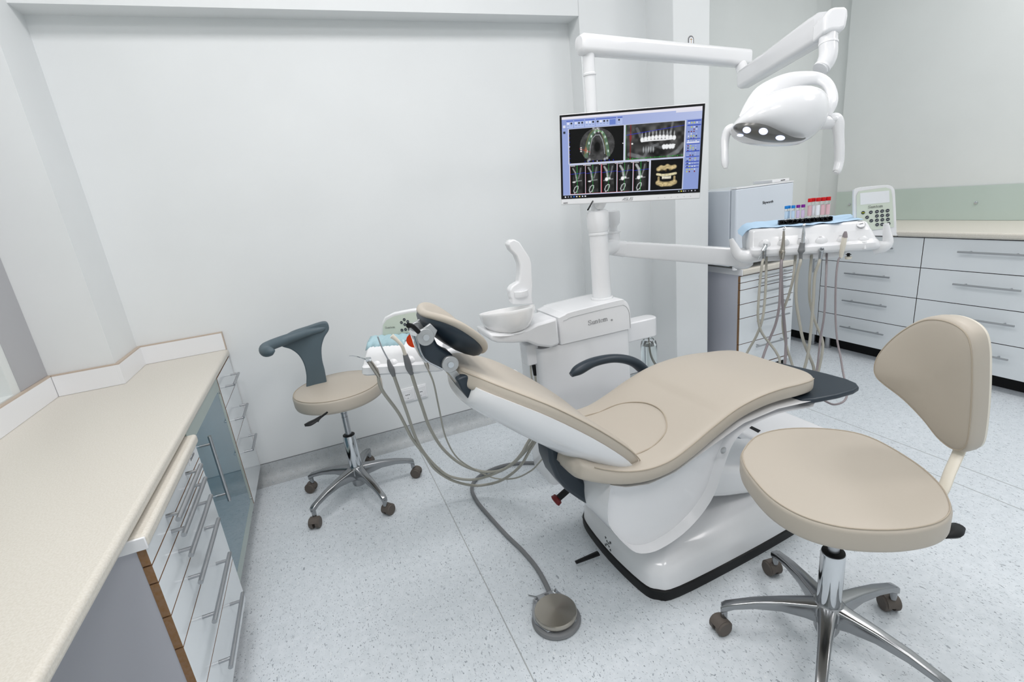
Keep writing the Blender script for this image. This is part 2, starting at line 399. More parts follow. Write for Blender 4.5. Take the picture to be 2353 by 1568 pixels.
def bar_handle(parent, c, axis, length, out, r=.0055, stand=.034, inset=.03, m='steel'):
    """straight rod on two posts; c is the rod centre on the front face"""
    c, axis, out = V(c), V(axis).normalized(), V(out).normalized()
    bm = bmesh.new(); e = c + out*stand
    cyl(bm, e-axis*length/2, e+axis*length/2, r, seg=14)
    for s in (-1, 1):
        q = c + axis*s*(length/2-inset); cyl(bm, q, q+out*stand, r*.75, seg=10)
    return obj('handle', bm, m, parent)
def front(parent, name, a, b, thin, m=('lam', 'edge')):
    """board with brown edges: thin is the axis of its thickness"""
    bm = bmesh.new(); vs, fs = box(bm, a, b)
    for f in fs:
        f.normal_update(); f.material_index = 0 if abs(f.normal[thin]) > .5 else 1
    o = obj(name, bm, list(m), parent, smooth=False); return o

# drawer unit by the wall
t = thing('drawer_cabinet', 'white three-drawer cabinet under the worktop, against the back wall', 'cabinet', (-.75, 2.555, 0))
B('body', (-.84, 2.367, .09), (XF-.019, 2.745, .728), 'lamside', t)
B('plinth', (-.84, 2.37, 0), (XF-.06, 2.745, .09), 'toe', t)
zs = [.726, .585, .41, .092]
for i in range(3):
    d = front(t, 'drawer', (XF-.018, 2.364, zs[i+1]+.0015), (XF, 2.747, zs[i]-.0015), 0)
    zc = [.652, .485, .315][i]
    bar_handle(d, (XF, 2.565, zc), (0, 1, 0), .19, (1, 0, 0), r=.006, stand=.036, inset=.0)
# glass-door cabinet
t = thing('glass_door_cabinet', 'cabinet with dark teal glass door under the worktop', 'cabinet', (-.75, 2.05, 0))
bm = bmesh.new(); box(bm, (-1.05, 1.75, .09), (-1.03, 2.36, .728))
for y in (1.75, 2.345): box(bm, (-1.05, y, .09), (XF-.02, y+.015, .728))
for z in (.09, .4, .713): box(bm, (-1.05, 1.75, z), (XF-.02, 2.36, z+.015))
obj('body', bm, 'tealin', t, smooth=False)
B('plinth', (-1.0, 1.76, 0), (XF-.06, 2.36, .09), 'toe', t)
d = B('door', (XF-.008, 1.79, .12), (XF-.002, 2.32, .70), 'tealglass', t)
bm = bmesh.new()
y0, y1, z0, z1 = 1.75, 2.360, .09, .730
for a, b in (((y0, z0), (y0+.045, z1)), ((y1-.045, z0), (y1, z1)), ((y0+.045, z0), (y1-.045, z0+.045)), ((y0+.045, z1-.05), (y1-.045, z1))): box(bm, (XF-.008, a[0], a[1]), (XF-.0015, b[0], b[1]))
obj('frosted_border', bm, 'frost', d, smooth=False)
bar_handle(d, (XF-.002, 1.85, .535), (0, 0, 1), .26, (1, 0, 0), r=.006, stand=.036)
bm = bmesh.new(); bm.free()
for z in (.67, .14): bm = bmesh.new(); cyl(bm, (XF-.002, 2.335, z), (XF+.003, 2.335, z), .006); obj('hinge_cap', bm, 'steel', d)
# rolling drawer cart
t = thing('drawer_cart', 'white six-drawer cart with its own beige top, pulled under the worktop', 'cabinet', (-.75, 1.485, 0))
CX = -.475
bm = bmesh.new(); box(bm, (-1.03, 1.19, .055), (CX-.019, 1.745, .69)); obj('body', bm, 'lamdark', t, smooth=False)
bm = bmesh.new(); box(bm, (-1.03, 1.178, .690), (CX+.012, 1.752, .722)); obj('top', bm, 'beige', t, bevel=.010, seg=4)
B('top_end_cap', (-1.03, 1.172, .691), (CX+.011, 1.178, .7215), 'white2', t, bevel=.002)
zs = [.688, .640, .592, .497, .402, .235, .06]
for i in range(6):
    d = front(t, 'drawer', (CX-.018, 1.188, zs[i+1]+.002), (CX, 1.747, zs[i]-.002), 0)
    bar_handle(d, (CX, 1.462, [.668, .622, .56, .475, .345, .185][i]), (0, 1, 0), .30, (1, 0, 0), r=.0065, stand=.034, inset=.035)
B('label_holder', (CX, 1.63, .667), (CX+.0015, 1.72, .684), 'white', t)
bm = bmesh.new()
for k in range(6): y_ = CX and 1.652+.009*k; box(bm, (CX+.0014, y_, .671+.001*(k % 2)), (CX+.0019, y_+.006, .680-.001*(k % 3)))
obj('label_print', bm, 'greytext', t, smooth=False)
for x in (-.95, CX-.06):
    for y in (1.25, 1.69): bm = bmesh.new(); cyl(bm, (x-.012, y, .027), (x+.012, y, .027), .026, seg=18); box(bm, (x-.014, y-.014, .03), (x+.014, y+.014, .056)); obj('caster', bm, 'black', t)

# =================================================================== RIGHT WALL CABINETS
XC = 3.38
def drawer_bank(name, label, y0, y1, zs, hy, hl, toe=True, nohandle=()):
    t = thing(name, label, 'cabinet', (3.65, (y0+y1)/2, 0))
    B('body', (XC+.02, y0+.001, .09), (XR-.002, y1-.001, .843), 'lamside', t)
    for i in range(len(zs)-1):
        d = front(t, 'drawer', (XC, y0+.001, zs[i+1]+.002), (XC+.018, y1-.001, zs[i]-.002), 0, ('lam', 'gap'))
        bar_handle(d, (XC, hy, (zs[i]*.62+zs[i+1]*.38)), (0, 1, 0), hl, (-1, 0, 0), r=.0055, stand=.03, inset=.05)
    for x in (XC+.045, XR-.08):
        for y in (y0+.06, y1-.06): bm = bmesh.new(); cyl(bm, (x, y, 0), (x, y, .09), .02, seg=20); cyl(bm, (x, y, 0), (x, y, .02), .024, seg=20); obj('foot', bm, 'steel', t)
    return t
ZS = [.841, .66, .47, .277, .09]
drawer_bank('wide_drawer_cabinet', 'wide white four-drawer cabinet below the far right end of the right-hand counter', .88, 1.828, ZS, 1.49, .30)
drawer_bank('drawer_cabinet', 'narrower white four-drawer cabinet on the right wall, between the wide one and the corner', 1.83, 2.46, ZS, 2.125, .29)
drawer_bank('drawer_cabinet', 'white four-drawer cabinet at the near end of the right-hand counter, beyond the photo edge', -.3, .878, ZS, .3, .30)
t = thing('corner_cabinet', 'plain white corner cabinet with one small upright handle on the right wall', 'cabinet', (3.65, 2.69, 0))
B('body', (XC+.02, 2.463, .09), (XR-.002, 2.92, .843), 'lamside', t)
d = front(t, 'door', (XC, 2.463, .092), (XC+.018, 2.92, .84), 0, ('lam', 'gap'))
bar_handle(d, (XC, 2.50, .62), (0, 0, 1), .10, (-1, 0, 0), r=.0055, stand=.03, inset=.02)
for x in (XC+.045, XR-.08):
    for y in (2.52, 2.86): bm = bmesh.new(); cyl(bm, (x, y, 0), (x, y, .09), .02, seg=20); cyl(bm, (x, y, 0), (x, y, .02), .024, seg=20); obj('foot', bm, 'steel', t)
B_ = B('plinth_board', (XC+.085, -.3, 0), (XC+.10, 2.92, .088), 'toe'); tag(B_, 'black recessed plinth board under the right-hand cabinets', 'plinth')
bm = bmesh.new(); box(bm, (XC-.02, -.3, .845), (XR-.001, 2.92, .88)); o = obj('counter_top', bm, 'beige', None, bevel=.012, seg=4); tag(o, 'beige counter on the right-hand wall cabinets', 'worktop')
t = thing('glass_splashback', 'pale green glass splashback on the right wall', 'splashback', (XR-.004, 1.2, .881))
B('pane', (XR-.010, -.3, .881), (XR-.004, 2.765, 1.092), 'gglass', t)
for q in ((3.9100,2.6530,0.9970), (3.9100,1.8550,0.9880)):
    bm = bmesh.new(); lathe(bm, (XR-.010, q[1], q[2]), [(.010, 0), (.010, -.003), (.008, -.007), (.003, -.009)], axis=(1, 0, 0), seg=20); obj('mounting_screw', bm, 'chrome', t)

# small drawer tower with fridge in the alcove
UX0, UX1, UY = 2.435, 2.905, 2.30
t = thing('drawer_tower', 'slim white seven-drawer tower beside the column, carrying the small fridge', 'cabinet', (2.67, 2.55, 0))
B('body', (UX0+.002, UY+.019, .06), (UX1-.002, 2.80, .712), 'lamside', t)
B('plinth', (UX0+.01, UY+.04, 0), (UX1-.01, 2.78, .06), 'toe', t)
zs = [.708, .664, .617, .523, .43, .256, .085]
zs = [.708, .665, .618, .525, .431, .257, .088]
for i in range(6):
    d = front(t, 'drawer', (UX0, UY, zs[i+1]+.002), (UX1, UY+.018, zs[i]-.002), 1)
    bar_handle(d, ((UX0+UX1)/2+.03, UY, zs[i]-(.018 if i < 2 else .032)), (1, 0, 0), .285, (0, -1, 0), r=.0055, stand=.03, inset=.035)
front(t, 'base_board', (UX0, UY, .062), (UX1, UY+.018, .084), 1)
bm = bmesh.new(); box(bm, (UX0+.004, UY-.016, .712), (UX1+.004, 2.80, .752)); obj('top', bm, 'beige', t, bevel=.010, seg=4)
B('top_end_cap', (UX0-.002, UY-.014, .713), (UX0+.004, 2.80, .7515), 'white2', t, bevel=.001)
t = thing('fridge', 'small pale blue-white fridge on top of the drawer tower', 'fridge', (2.6, 2.52, .753))
FX0, FX1, FY = 2.365, 2.838, 2.285
FX0 = 2.37
B('body', (FX0, FY+.05, .775), (FX1-.002, 2.78, 1.235), 'fridge', t, bevel=.006)
d = B('door', (FX0, FY, .782), (FX1, FY+.044, 1.238), 'fridge', t, bevel=.008)
B('door_cap', (FX0, FY-.001, 1.238), (FX1, FY+.046, 1.246), 'white2', t, bevel=.003)
text('brand_lettering', 'Skyworth', (2.5790,2.2840,1.1320), (1, 0, 0), (0, 0, 1), .023, 'darktext', d)
for x in (FX0+.03, FX1-.03):
    for y in (FY+.03, 2.74): bm = bmesh.new(); cyl(bm, (x, y, .753), (x, y, .775), .015, seg=14); obj('foot', bm, 'white2', t)
t = thing('flat_box', 'small flat white box lying on top of the fridge', 'box', (2.76, 2.42, 1.247))
B('body', (2.69, FY+.03, 1.247), (2.834, 2.46, 1.265), 'white2', t, bevel=.003)
B('slot', (2.76, FY+.0285, 1.254), (2.795, FY+.031, 1.258), 'black', t)

# wall sockets
t = thing('wall_socket', 'white double power socket low on the back wall', 'socket', (.385, 2.748, .25))
B('frame', (.305, 2.742, .252), (.462, 2.75, .338), 'white2', t, bevel=.002)
for i, x in enumerate((.346, .422)):
    p = B('socket_plate', (x-.033, 2.7385, .262), (x+.033, 2.742, .328), 'white', t, bevel=.001)
    bm = bmesh.new(); lathe(bm, (x, 2.7384, .297), [(.001, 0), (.022, 0), (.022, .0012), (.0195, .0012), (.0185, .0002), (.001, .0002)], axis=(0, -1, 0)); obj('rim', bm, 'white2', p)
    bm = bmesh.new()
    for dx in (-.009, 0, .009): cyl(bm, (x+dx, 2.739, .297), (x+dx, 2.7375, .297), .0028, seg=10)
    box(bm, (x-.003, 2.7375, .273), (x+.003, 2.739, .279)); obj('pin_hole', bm, 'black', p)
# little arched sign on the column
t = thing('arched_sticker', 'tiny arched sticker with a gold figure high on the column', 'sticker', (2.14, 2.398, 2.0))
q = (2.1380,2.3980,2.0510)
def arch(x, z, w, h, n=10): return [(x-w/2, 2.3985, z-h/2)]+[(x-w/2*math.cos(R(k*180/n)), 2.3985, z+h/2-w/2+w/2*math.sin(R(k*180/n))) for k in range(n+1)]+[(x+w/2, 2.3985, z-h/2)]
bm = bmesh.new(); prism(bm, arch(q[0], q[2]-.03, .038, .10), (0, -.001, 0)); obj('rim', bm, 'greytext', t, smooth=False)
bm = bmesh.new(); prism(bm, [(a, b-.001, c) for a, b, c in arch(q[0], q[2]-.031, .027, .088)], (0, -.0008, 0)); obj('field', bm, 'label', t, smooth=False)
bm = bmesh.new(); x, z = q[0], q[2]
for a, b in (((x-.0012, z-.055), (x+.0012, z+.008)), ((x-.008, z+.0), (x+.008, z+.0025)), ((x-.007, z-.028), (x+.007, z-.026))): box(bm, (a[0], 2.3962, a[1]), (b[0], 2.3968, b[1]))
obj('figure', bm, 'gold', t, smooth=False)

# =================================================================== STOOLS
def make_base(t, ang0, tube_top, hub_r=.032):
    """five-arm polished base with casters, standing at the origin"""
    bm = bmesh.new()
    lathe(bm, (0, 0, .055), [(.001, 0), (.028, 0), (.032, .012), (.034, .05), (.046, .07), (.044, .095), (.034, .105), (.001, .106)], seg=32); obj('hub', bm, 'alu', t)
    bm = bmesh.new(); lathe(bm, (0, 0, .155), [(.030, 0), (.030, .165), (.0285, .17), (.022, .17)], seg=32); obj('gas_column_sleeve', bm, 'chrome', t)
    bm = bmesh.new(); lathe(bm, (0, 0, .318), [(.026, 0), (.028, .004), (.028, .010), (.020, .012), (.018, .012)], seg=28); obj('collar', bm, 'black', t)
    bm = bmesh.new(); lathe(bm, (0, 0, .325), [(.0145, 0), (.0145, tube_top-.325)], seg=24)
    for z in (tube_top-.08, tube_top-.1): lathe(bm, (0, 0, z), [(.0145, 0), (.0155, .001), (.0155, .004), (.0145, .005)], seg=24, cap=False)
    obj('gas_column', bm, 'steel', t)
    for k in range(5):
        a = R(ang0+72*k); d = V((math.cos(a), math.sin(a), 0)); s = V((-d.y, d.x, 0)); z = V((0, 0, 1))
        bm = bmesh.new(); rings = []
        for r_, zc, hw, hh in ((.022, .125, .026, .034), (.06, .128, .021, .026), (.12, .128, .0165, .018), (.19, .118, .0145, .013), (.245, .102, .013, .011), (.268, .092, .0135, .013), (.280, .084, .012, .012)):
            rings.append(rrect(d*r_+z*zc, s, z, hw*2, hh*2, min(hw, hh)*.45, 3))
        loft(bm, rings); lathe(bm, d*.272+z*.052, [(.010, 0), (.010, .03)], seg=16)
        leg = obj('leg', bm, 'alu', t)
        bm = bmesh.new(); ph = a + [.6, 1.9, -.5, 1.2, .2][k]; e = V((math.cos(ph), math.sin(ph), 0)); g = V((-e.y, e.x, 0)); c = d*.272 + e*.012 + z*.0255
        for q in (-1, 1):
            lathe(bm, c+g*(q*.006), [(.004, 0), (.0245, 0), (.0255, q*.003), (.0255, q*.014), (.022, q*.018), (.006, q*.018)], axis=g, seg=26)
        loft(bm, [[c+g*w_+e*(.0275*math.cos(R(u)))+z*(.0275*math.sin(R(u))) for w_ in (-.019, .019)]+[c+g*w_+e*(.022*math.cos(R(u)))+z*(.022*math.sin(R(u))) for w_ in (.019, -.019)] for u in range(20, 181, 20)])
        lathe(bm, d*.272+z*.045, [(.007, 0), (.007, .02)], seg=12)
        obj('caster', bm, 'caster', leg)
# round stool by the left cabinets
t = thing('round_stool', 'round tan stool with slate armrest by the back wall', 'stool')
make_base(t, -143, .52)
bm = bmesh.new(); lathe(bm, (0, 0, 0), [(.001, .515), (.13, .515), (.185, .518), (.197, .524), (.2, .535), (.201, .572), (.198, .580), (.190, .585), (.12, .590), (.001, .591)], seg=72); obj('seat', bm, 'tan', t, ang=60)
bm = bmesh.new(); tube(bm, [(.195*math.cos(R(q)), .195*math.sin(R(q)), .5835) for q in range(0, 361, 5)], .0018, seg=6, sub=1); obj('piping', bm, 'seam', t)
bm = bmesh.new(); box(bm, (-.06, -.06, .495), (.06, .06, .516)); obj('mounting_plate', bm, 'black', t, bevel=.004)
t.location = (-.015, 2.33, 0); t.matrix_basis = Matrix.Translation((-.015, 2.33, 0)); RS = t
lv = T('lever', [(-0.0767,2.0755,0.5615), (-0.1080,2.0416,0.5579), (-0.1215,2.0334,0.5513)], [.004, .005, .008], 'black', t, sub=3)
T('lever_grip', [(-0.1016,2.0411,0.5642), (-0.1254,2.0257,0.5575), (-0.1484,2.0215,0.5522), (-0.1684,2.0178,0.5517)], [.007, .015, .018, .010], 'black', lv, flat=.45, up=(0, 0, 1), sub=5)
# slate arm: stem rising from behind the seat, sweeping into a curved bar
bm = bmesh.new()
St = [((-0.1223,2.4835,0.5282), .030, .012), ((-0.1030,2.4988,0.5993), .046, .013), ((-0.1002,2.4951,0.6614), .050, .013), ((-0.0981,2.4934,0.7288), .060, .014), ((-0.1028,2.4897,0.7817), .080, .015)]
ax = V((.9, -.35, -.1)).normalized()
arm_pts = [(-0.0243,2.5831,0.8183), (-0.0427,2.5520,0.8038), (-0.0899,2.5142,0.8042), (-0.1483,2.4813,0.8065), (-0.2046,2.4470,0.8074), (-0.2481,2.3974,0.8100), (-0.2740,2.3638,0.8138), (-0.2706,2.3255,0.8026), (-0.2444,2.2958,0.8105)]
outl = [(-0.0000,2.4000,0.8710), (0.0010,2.4000,0.8380), (-0.0270,2.4000,0.8040), (-0.0480,2.4000,0.7590), (-0.0580,2.4000,0.6960), (-0.0580,2.4000,0.6260), (-0.0730,2.4000,0.5330), (-0.1520,2.4000,0.5530), (-0.1410,2.4000,0.6410), (-0.1400,2.4000,0.6980), (-0.1530,2.4000,0.7460), (-0.1790,2.4000,0.7800), (-0.2120,2.4000,0.8010), (-0.2210,2.4000,0.8260), (-0.1620,2.4000,0.8570), (-0.0890,2.4000,0.8690), (-0.0260,2.4000,0.8780)]
bm = bmesh.new(); prism(bm, closed_smooth(outl, 4), (0, .034, 0)); arm = obj('arm_support', bm, 'slate', t, bevel=.010, seg=4)
T('arm_pad', [(-0.0054,2.4086,0.8529), (-0.0321,2.4054,0.8463), (-0.0824,2.4016,0.8448), (-0.1391,2.3779,0.8431), (-0.1990,2.3648,0.8361), (-0.2439,2.3257,0.8349), (-0.2665,2.2890,0.8330), (-0.2637,2.2528,0.8279), (-0.2444,2.2242,0.8310), (-0.2280,2.2134,0.8339)], [.004, .014, .018, .021, .023, .0235, .024, .0235, .019, .006], 'slate', arm, seg=20, sub=7)
# big stool in front on the right
t = thing('saddle_stool', 'large tan operator stool with winged backrest in the right foreground', 'stool', (1.142, .738, 0))
t.matrix_basis = Matrix.Identity(4); make_base(t, 141, .50); t.location = (1.142, .738, 0); t.matrix_basis = Matrix.Translation((1.142, .738, 0))
tp = [(1.0440,0.9650,0.5650), (1.1440,1.0040,0.5650), (1.2480,0.9880,0.5650), (1.3500,0.9140,0.5650), (1.3910,0.8260,0.5650), (1.3560,0.6930,0.5650), (1.3000,0.5990,0.5650), (1.2320,0.5390,0.5650), (1.1720,0.5160,0.5650), (1.1060,0.5210,0.5650), (1.0290,0.5510,0.5650), (0.9560,0.6060,0.5650), (0.9180,0.6770,0.5650), (0.9190,0.7630,0.5650), (0.9590,0.8650,0.5650), (0.9980,0.9250,0.5650)]
oo = closed_smooth(tp, 5)
bm = bmesh.new(); pad(bm, oo, (0, 0, 1), .062, .012, crown=.004); obj('seat', bm, 'tan', t, ang=60)
cc = sum(oo, V())/len(oo)
bm = bmesh.new(); tube(bm, [cc+(p-cc)*.975+V((0, 0, -.0005)) for p in oo+[oo[0]]], .0017, seg=6, sub=1); obj('piping', bm, 'seam', t)
bm = bmesh.new(); box(bm, (1.07, .67, .478), (1.22, .80, .503)); obj('mounting_plate', bm, 'black', t, bevel=.004)
so_ = [(1.4054,0.8463,0.7731), (1.4040,0.8377,0.8151), (1.3999,0.8087,0.8674), (1.3920,0.7693,0.9128), (1.3814,0.7285,0.9427), (1.3686,0.6852,0.9534), (1.3552,0.6443,0.9500), (1.3464,0.6149,0.9328), (1.3462,0.6012,0.8973), (1.3526,0.5951,0.8389), (1.3607,0.5911,0.7722), (1.3705,0.5902,0.6959), (1.3783,0.5939,0.6413), (1.3850,0.6082,0.6154), (1.3920,0.6346,0.6066), (1.3976,0.6700,0.6198), (1.4012,0.7117,0.6570), (1.4046,0.7659,0.6971), (1.4061,0.8148,0.7244), (1.4060,0.8391,0.7446)]
so2 = closed_smooth(so_, 4); bc_ = sum(so2, V())/len(so2)
bl = V((1.4070,0.8363,0.6982))-V((1.3612,0.5997,0.7914)); bl.z = 0; bl.normalize(); bb = V((bl.y, -bl.x, 0))
if bb.dot(V((1, -.2, 0))) < 0: bb = -bb
def bring(sc, off):
    o = []
    for p in so2:
        q = p-bc_; u = q.dot(bl); o.append(bc_+q*sc+bb*(off-.5*(u*sc)**2+.004))
    return o
T('backrest_post', [(1.22, .70, .490), (1.33, .66, .492), (1.3433,0.6194,0.5070), (1.3833,0.6217,0.5619), (1.4301,0.6278,0.6192)], .015, 'cream', t, flat=.5, up=tuple(bb), seg=14)
bm = bmesh.new(); loft(bm, [bring(s, o) for s, o in ((.2, -.005), (.45, -.005), (.7, -.004), (.88, -.001), (.94, .001), (.975, .004), (.993, .010), (1, .018), (1, .040), (.99, .048))]); bo = obj('backrest', bm, 'tan', t, ang=60)
bm = bmesh.new(); tube(bm, bring(.957, .002)+bring(.957, .002)[:1], .0016, seg=6, sub=1); obj('piping', bm, 'seam', bo)
bm = bmesh.new(); loft(bm, [bring(s, o) for s, o in ((.985, .047), (.985, .055), (.95, .060), (.6, .063), (.2, .063))]); obj('back_shell', bm, 'cream', bo, ang=60)
T('lever', [(1.20, .70, .495), (1.2769,0.5702,0.4486)], [.004, .004], 'black', t, sub=1)
T('lever_grip', [(1.2435,0.5543,0.4642), (1.2863,0.5581,0.4569), (1.3283,0.5631,0.4521)], [.010, .022, .014], 'black', t, flat=.5, up=(0, 0, 1), sub=5)

# =================================================================== DENTAL CHAIR
Y0 = 1.33
t = thing('dental_chair', 'reclined dental chair with tan cushions and white shell in the middle of the room', 'chair', (1.1, Y0, 0)); CH = t
# floor base
bo_ = [(.802, 1.15), (.83, 1.095), (.90, 1.072), (1.20, 1.082), (1.50, 1.105), (1.75, 1.14), (1.82, 1.2), (1.84, 1.33), (1.82, 1.46), (1.75, 1.53), (1.2, 1.59), (.90, 1.60), (.83, 1.575), (.802, 1.51), (.79, 1.33)]
bs = closed_smooth([(a, b, 0) for a, b in bo_], 4)
def lay(scx, scy, z, cx=1.3): return [V((cx+(p.x-cx)*scx, Y0+(p.y-Y0)*scy, z)) for p in bs]
bm = bmesh.new(); loft(bm, [lay(1, 1, 0), lay(1.004, 1.01, .012), lay(1.004, 1.01, .038), lay(.995, .99, .042)]); obj('base_trim', bm, 'black', t)
bm = bmesh.new(); loft(bm, [lay(.995, .99, .040), lay(.99, .975, .085), lay(.98, .95, .105), lay(.95, .88, .125), lay(.85, .74, .15), lay(.75, .6, .165), lay(.4, .3, .17)]); obj('base_cover', bm, 'white', t, ang=60)
T('foot_lever', [(0.7590,1.3510,0.0300), (0.7120,1.3510,0.0300), (0.6630,1.3530,0.0280)], [.012, .010, .008], 'black', t, flat=.6, up=(0, 0, 1))
# lift arm between base and body
bm = bmesh.new(); loft(bm, [rrect((1.62, Y0, .17), (0, 1, 0), (0, 0, 1), .30, .06, .02), rrect((1.45, Y0, .20), (0, 1, 0), (0, 0, 1), .31, .10, .03), rrect((1.2, Y0, .28), (0, 1, 0), (0, 0, 1), .32, .13, .03), rrect((1.0, Y0, .36), (0, 1, 0), (0, 0, 1), .32, .16, .03)]); obj('lift_arm', bm, 'white', t)
from mathutils.bvhtree import BVHTree
bc_o = [o for o in t.children if o.name.startswith('base_cover')][0]
tree = BVHTree.FromPolygons([bc_o.matrix_basis @ v.co + t.location for v in bc_o.data.vertices], [tuple(p.vertices) for p in bc_o.data.polygons])
q = V((0.7660,1.2880,0.1150)); dr = (q-V((0, 0, 1.35))).normalized(); hit, hn, _, _ = tree.ray_cast(q-dr*.5, dr)
bm = bmesh.new()
if hit is not None:
    e1_ = V((0, 1, 0)); e1_ = (e1_-hn*e1_.dot(hn)).normalized(); e2_ = hn.cross(e1_)
    for k in range(4):
        a = R(45+90*k); d = e1_*math.cos(a)+e2_*math.sin(a); s_ = hn.cross(d)
        for r0, r1, w_ in ((.003, .012, .0014), (.009, .013, .0042), (.019, .027, .0014), (.021, .023, .006), (.025, .027, .004)): prism(bm, [hit+d*r0+s_*w_, hit+d*r1+s_*w_*.6, hit+d*r1-s_*w_*.6, hit+d*r0-s_*w_], hn*.0012)
    obj('direction_mark', bm, 'darktext', t, smooth=False)
else: bm.free()
# body skirt: side profile lofted across the width
def ytop(x):  # seat cushion underside height
    P_ = [(.56, .57), (.62, .53), (.70, .487), (.80, .465), (.90, .473), (1.03, .515), (1.18, .562), (1.33, .573), (1.47, .558), (1.60, .552)]
    for (a, b), (c, d) in zip(P_, P_[1:]):
        if x <= c: return b+(d-b)*(max(x, a)-a)/(c-a)
    return P_[-1][1]
low = [(.668, .505), (.654, .45), (.650, .40), (.658, .36), (.70, .29), (.745, .235), (.80, .212), (.86, .213), (.93, .232), (1.00, .272), (1.06, .335), (1.10, .43), (1.14, .505), (1.21, .540), (1.33, .551), (1.45, .537), (1.50, .532)]
top_ = [(1.51, .553), (1.33, .570), (1.18, .560), (1.03, .513), (.90, .471), (.80, .463), (.72, .480)]
prof = [(p.x, p.y) for p in smooth_path([(a, b, 0) for a, b in low], 3)]+top_
pc = (.85, .42)
def sk(y, s, lift=0): return [V((pc[0]+(a-pc[0])*(1-(1-s)*.9) , y, pc[1]+(b-pc[1])*s if b < pc[1] else b+lift)) for a, b in prof]
bm = bmesh.new(); hw = .245
hf = .185; RS_ = []
for k in range(7): q = R(15*k); RS_.append((Y0-hw+.035*(1-math.sin(q)), .97+.03*math.cos(R(90)-q)))
RS_ += [(Y0-.1, 1.0), (Y0, 1.0)]
for k in range(6, -1, -1): q = R(15*k); RS_.append((Y0+hf-.035*(1-math.sin(q)), .97+.03*math.sin(q)))
loft(bm, [sk(y, z) for y, z in RS_])
obj('body_skirt', bm, 'white', t, ang=75)
bm = bmesh.new(); q = V((1.0920,1.0830,0.4890)); lathe(bm, (q.x, Y0-hw-.001, q.z), [(.001, 0), (.011, 0), (.012, -.002), (.008, -.004), (.001, -.0045)], axis=(0, 1, 0), seg=20); obj('screw_cap', bm, 'silver', t)
# seat cushion
seatp = [(.575, .605, .20), (.60, .598, .225), (.65, .575, .240), (.72, .548, .247), (.80, .532, .250), (.88, .535, .250), (.96, .560, .248), (1.05, .596, .245), (1.15, .628, .240), (1.25, .642, .236), (1.35, .643, .232), (1.45, .634, .226), (1.52, .628, .216), (1.56, .625, .19), (1.578, .620, .14)]
def seat_top(x):
    for a, b in zip(seatp, seatp[1:]):
        if x <= b[0]: return a[1]+(b[1]-a[1])*(x-a[0])/(b[0]-a[0])
    return seatp[-1][1]
YS = 1.325
bm = bmesh.new(); rings = []
sx = smooth_path([(a, b, c) for a, b, c in seatp], 6)
for i, p in enumerate(sx):
    tt = (sx[min(i+1, len(sx)-1)]-sx[max(i-1, 0)]); tx = V((tt.x, 0, tt.y)).normalized(); nz = V((-tx.z, 0, tx.x))
    th = .066*min(1, .50+.11*i, .50+.12*(len(sx)-1-i))
    c = V((p.x, YS, p.y)) - nz*.033; ring = []
    n = 40
    for k in range(n):
        q = 2*math.pi*k/n; cx, s_ = math.cos(q), math.sin(q)
        cx = math.copysign(abs(cx)**(.28), cx); s_ = math.copysign(abs(s_)**(.5), s_)
        hgt = s_*th/2
        if s_ > 0: hgt -= .010*(1-min(1, abs(cx))**2)*(1 if .62 < p.x < 1.1 else .3)
        ring.append(c + V((0, 1, 0))*cx*p.z + nz*hgt)
    rings.append(ring)
loft(bm, rings); obj('seat_cushion', bm, 'tan', t, ang=70)
bm = bmesh.new()
pp = [(x, YS-w_*.99, z-.011) for x, z, w_ in [(p.x, p.y, p.z) for p in sx[9:-9]]]
tube(bm, pp, .0016, seg=6, sub=1); obj('piping', bm, 'seam', t)
bm = bmesh.new(); ins = [(.66, -.155), (.74, -.165), (.86, -.160), (.95, -.135), (1.0, -.07), (1.015, 0), (1.0, .07), (.95, .135), (.86, .160), (.74, .165), (.66, .155)]
tube(bm, [(x, YS+y, seat_top(x)-.0070) for x, y in [(v.x, v.y) for v in smooth_path([(a, b, 0) for a, b in ins], 6)]], .0022, seg=6, sub=1); obj('inset_seam', bm, 'seam', t)
# foot plate
fo = [(1.6800,1.4580,0.5630), (1.7040,1.3760,0.5630), (1.7200,1.2900,0.5630), (1.7310,1.2080,0.5630), (1.7360,1.1350,0.5630), (1.7250,1.0900,0.5630), (1.7000,1.0630,0.5630), (1.6590,1.0550,0.5630), (1.5860,1.0610,0.5630), (1.4980,1.0800,0.5630)]
bm = bmesh.new(); o1 = [V(p) for p in fo] + [V((1.46, 1.10, .563)), V((1.44, 1.33, .563)), V((1.46, 1.53, .563))]
prism(bm, o1, (0, 0, -.018)); obj('foot_plate', bm, 'navy', t, bevel=.006, seg=3)
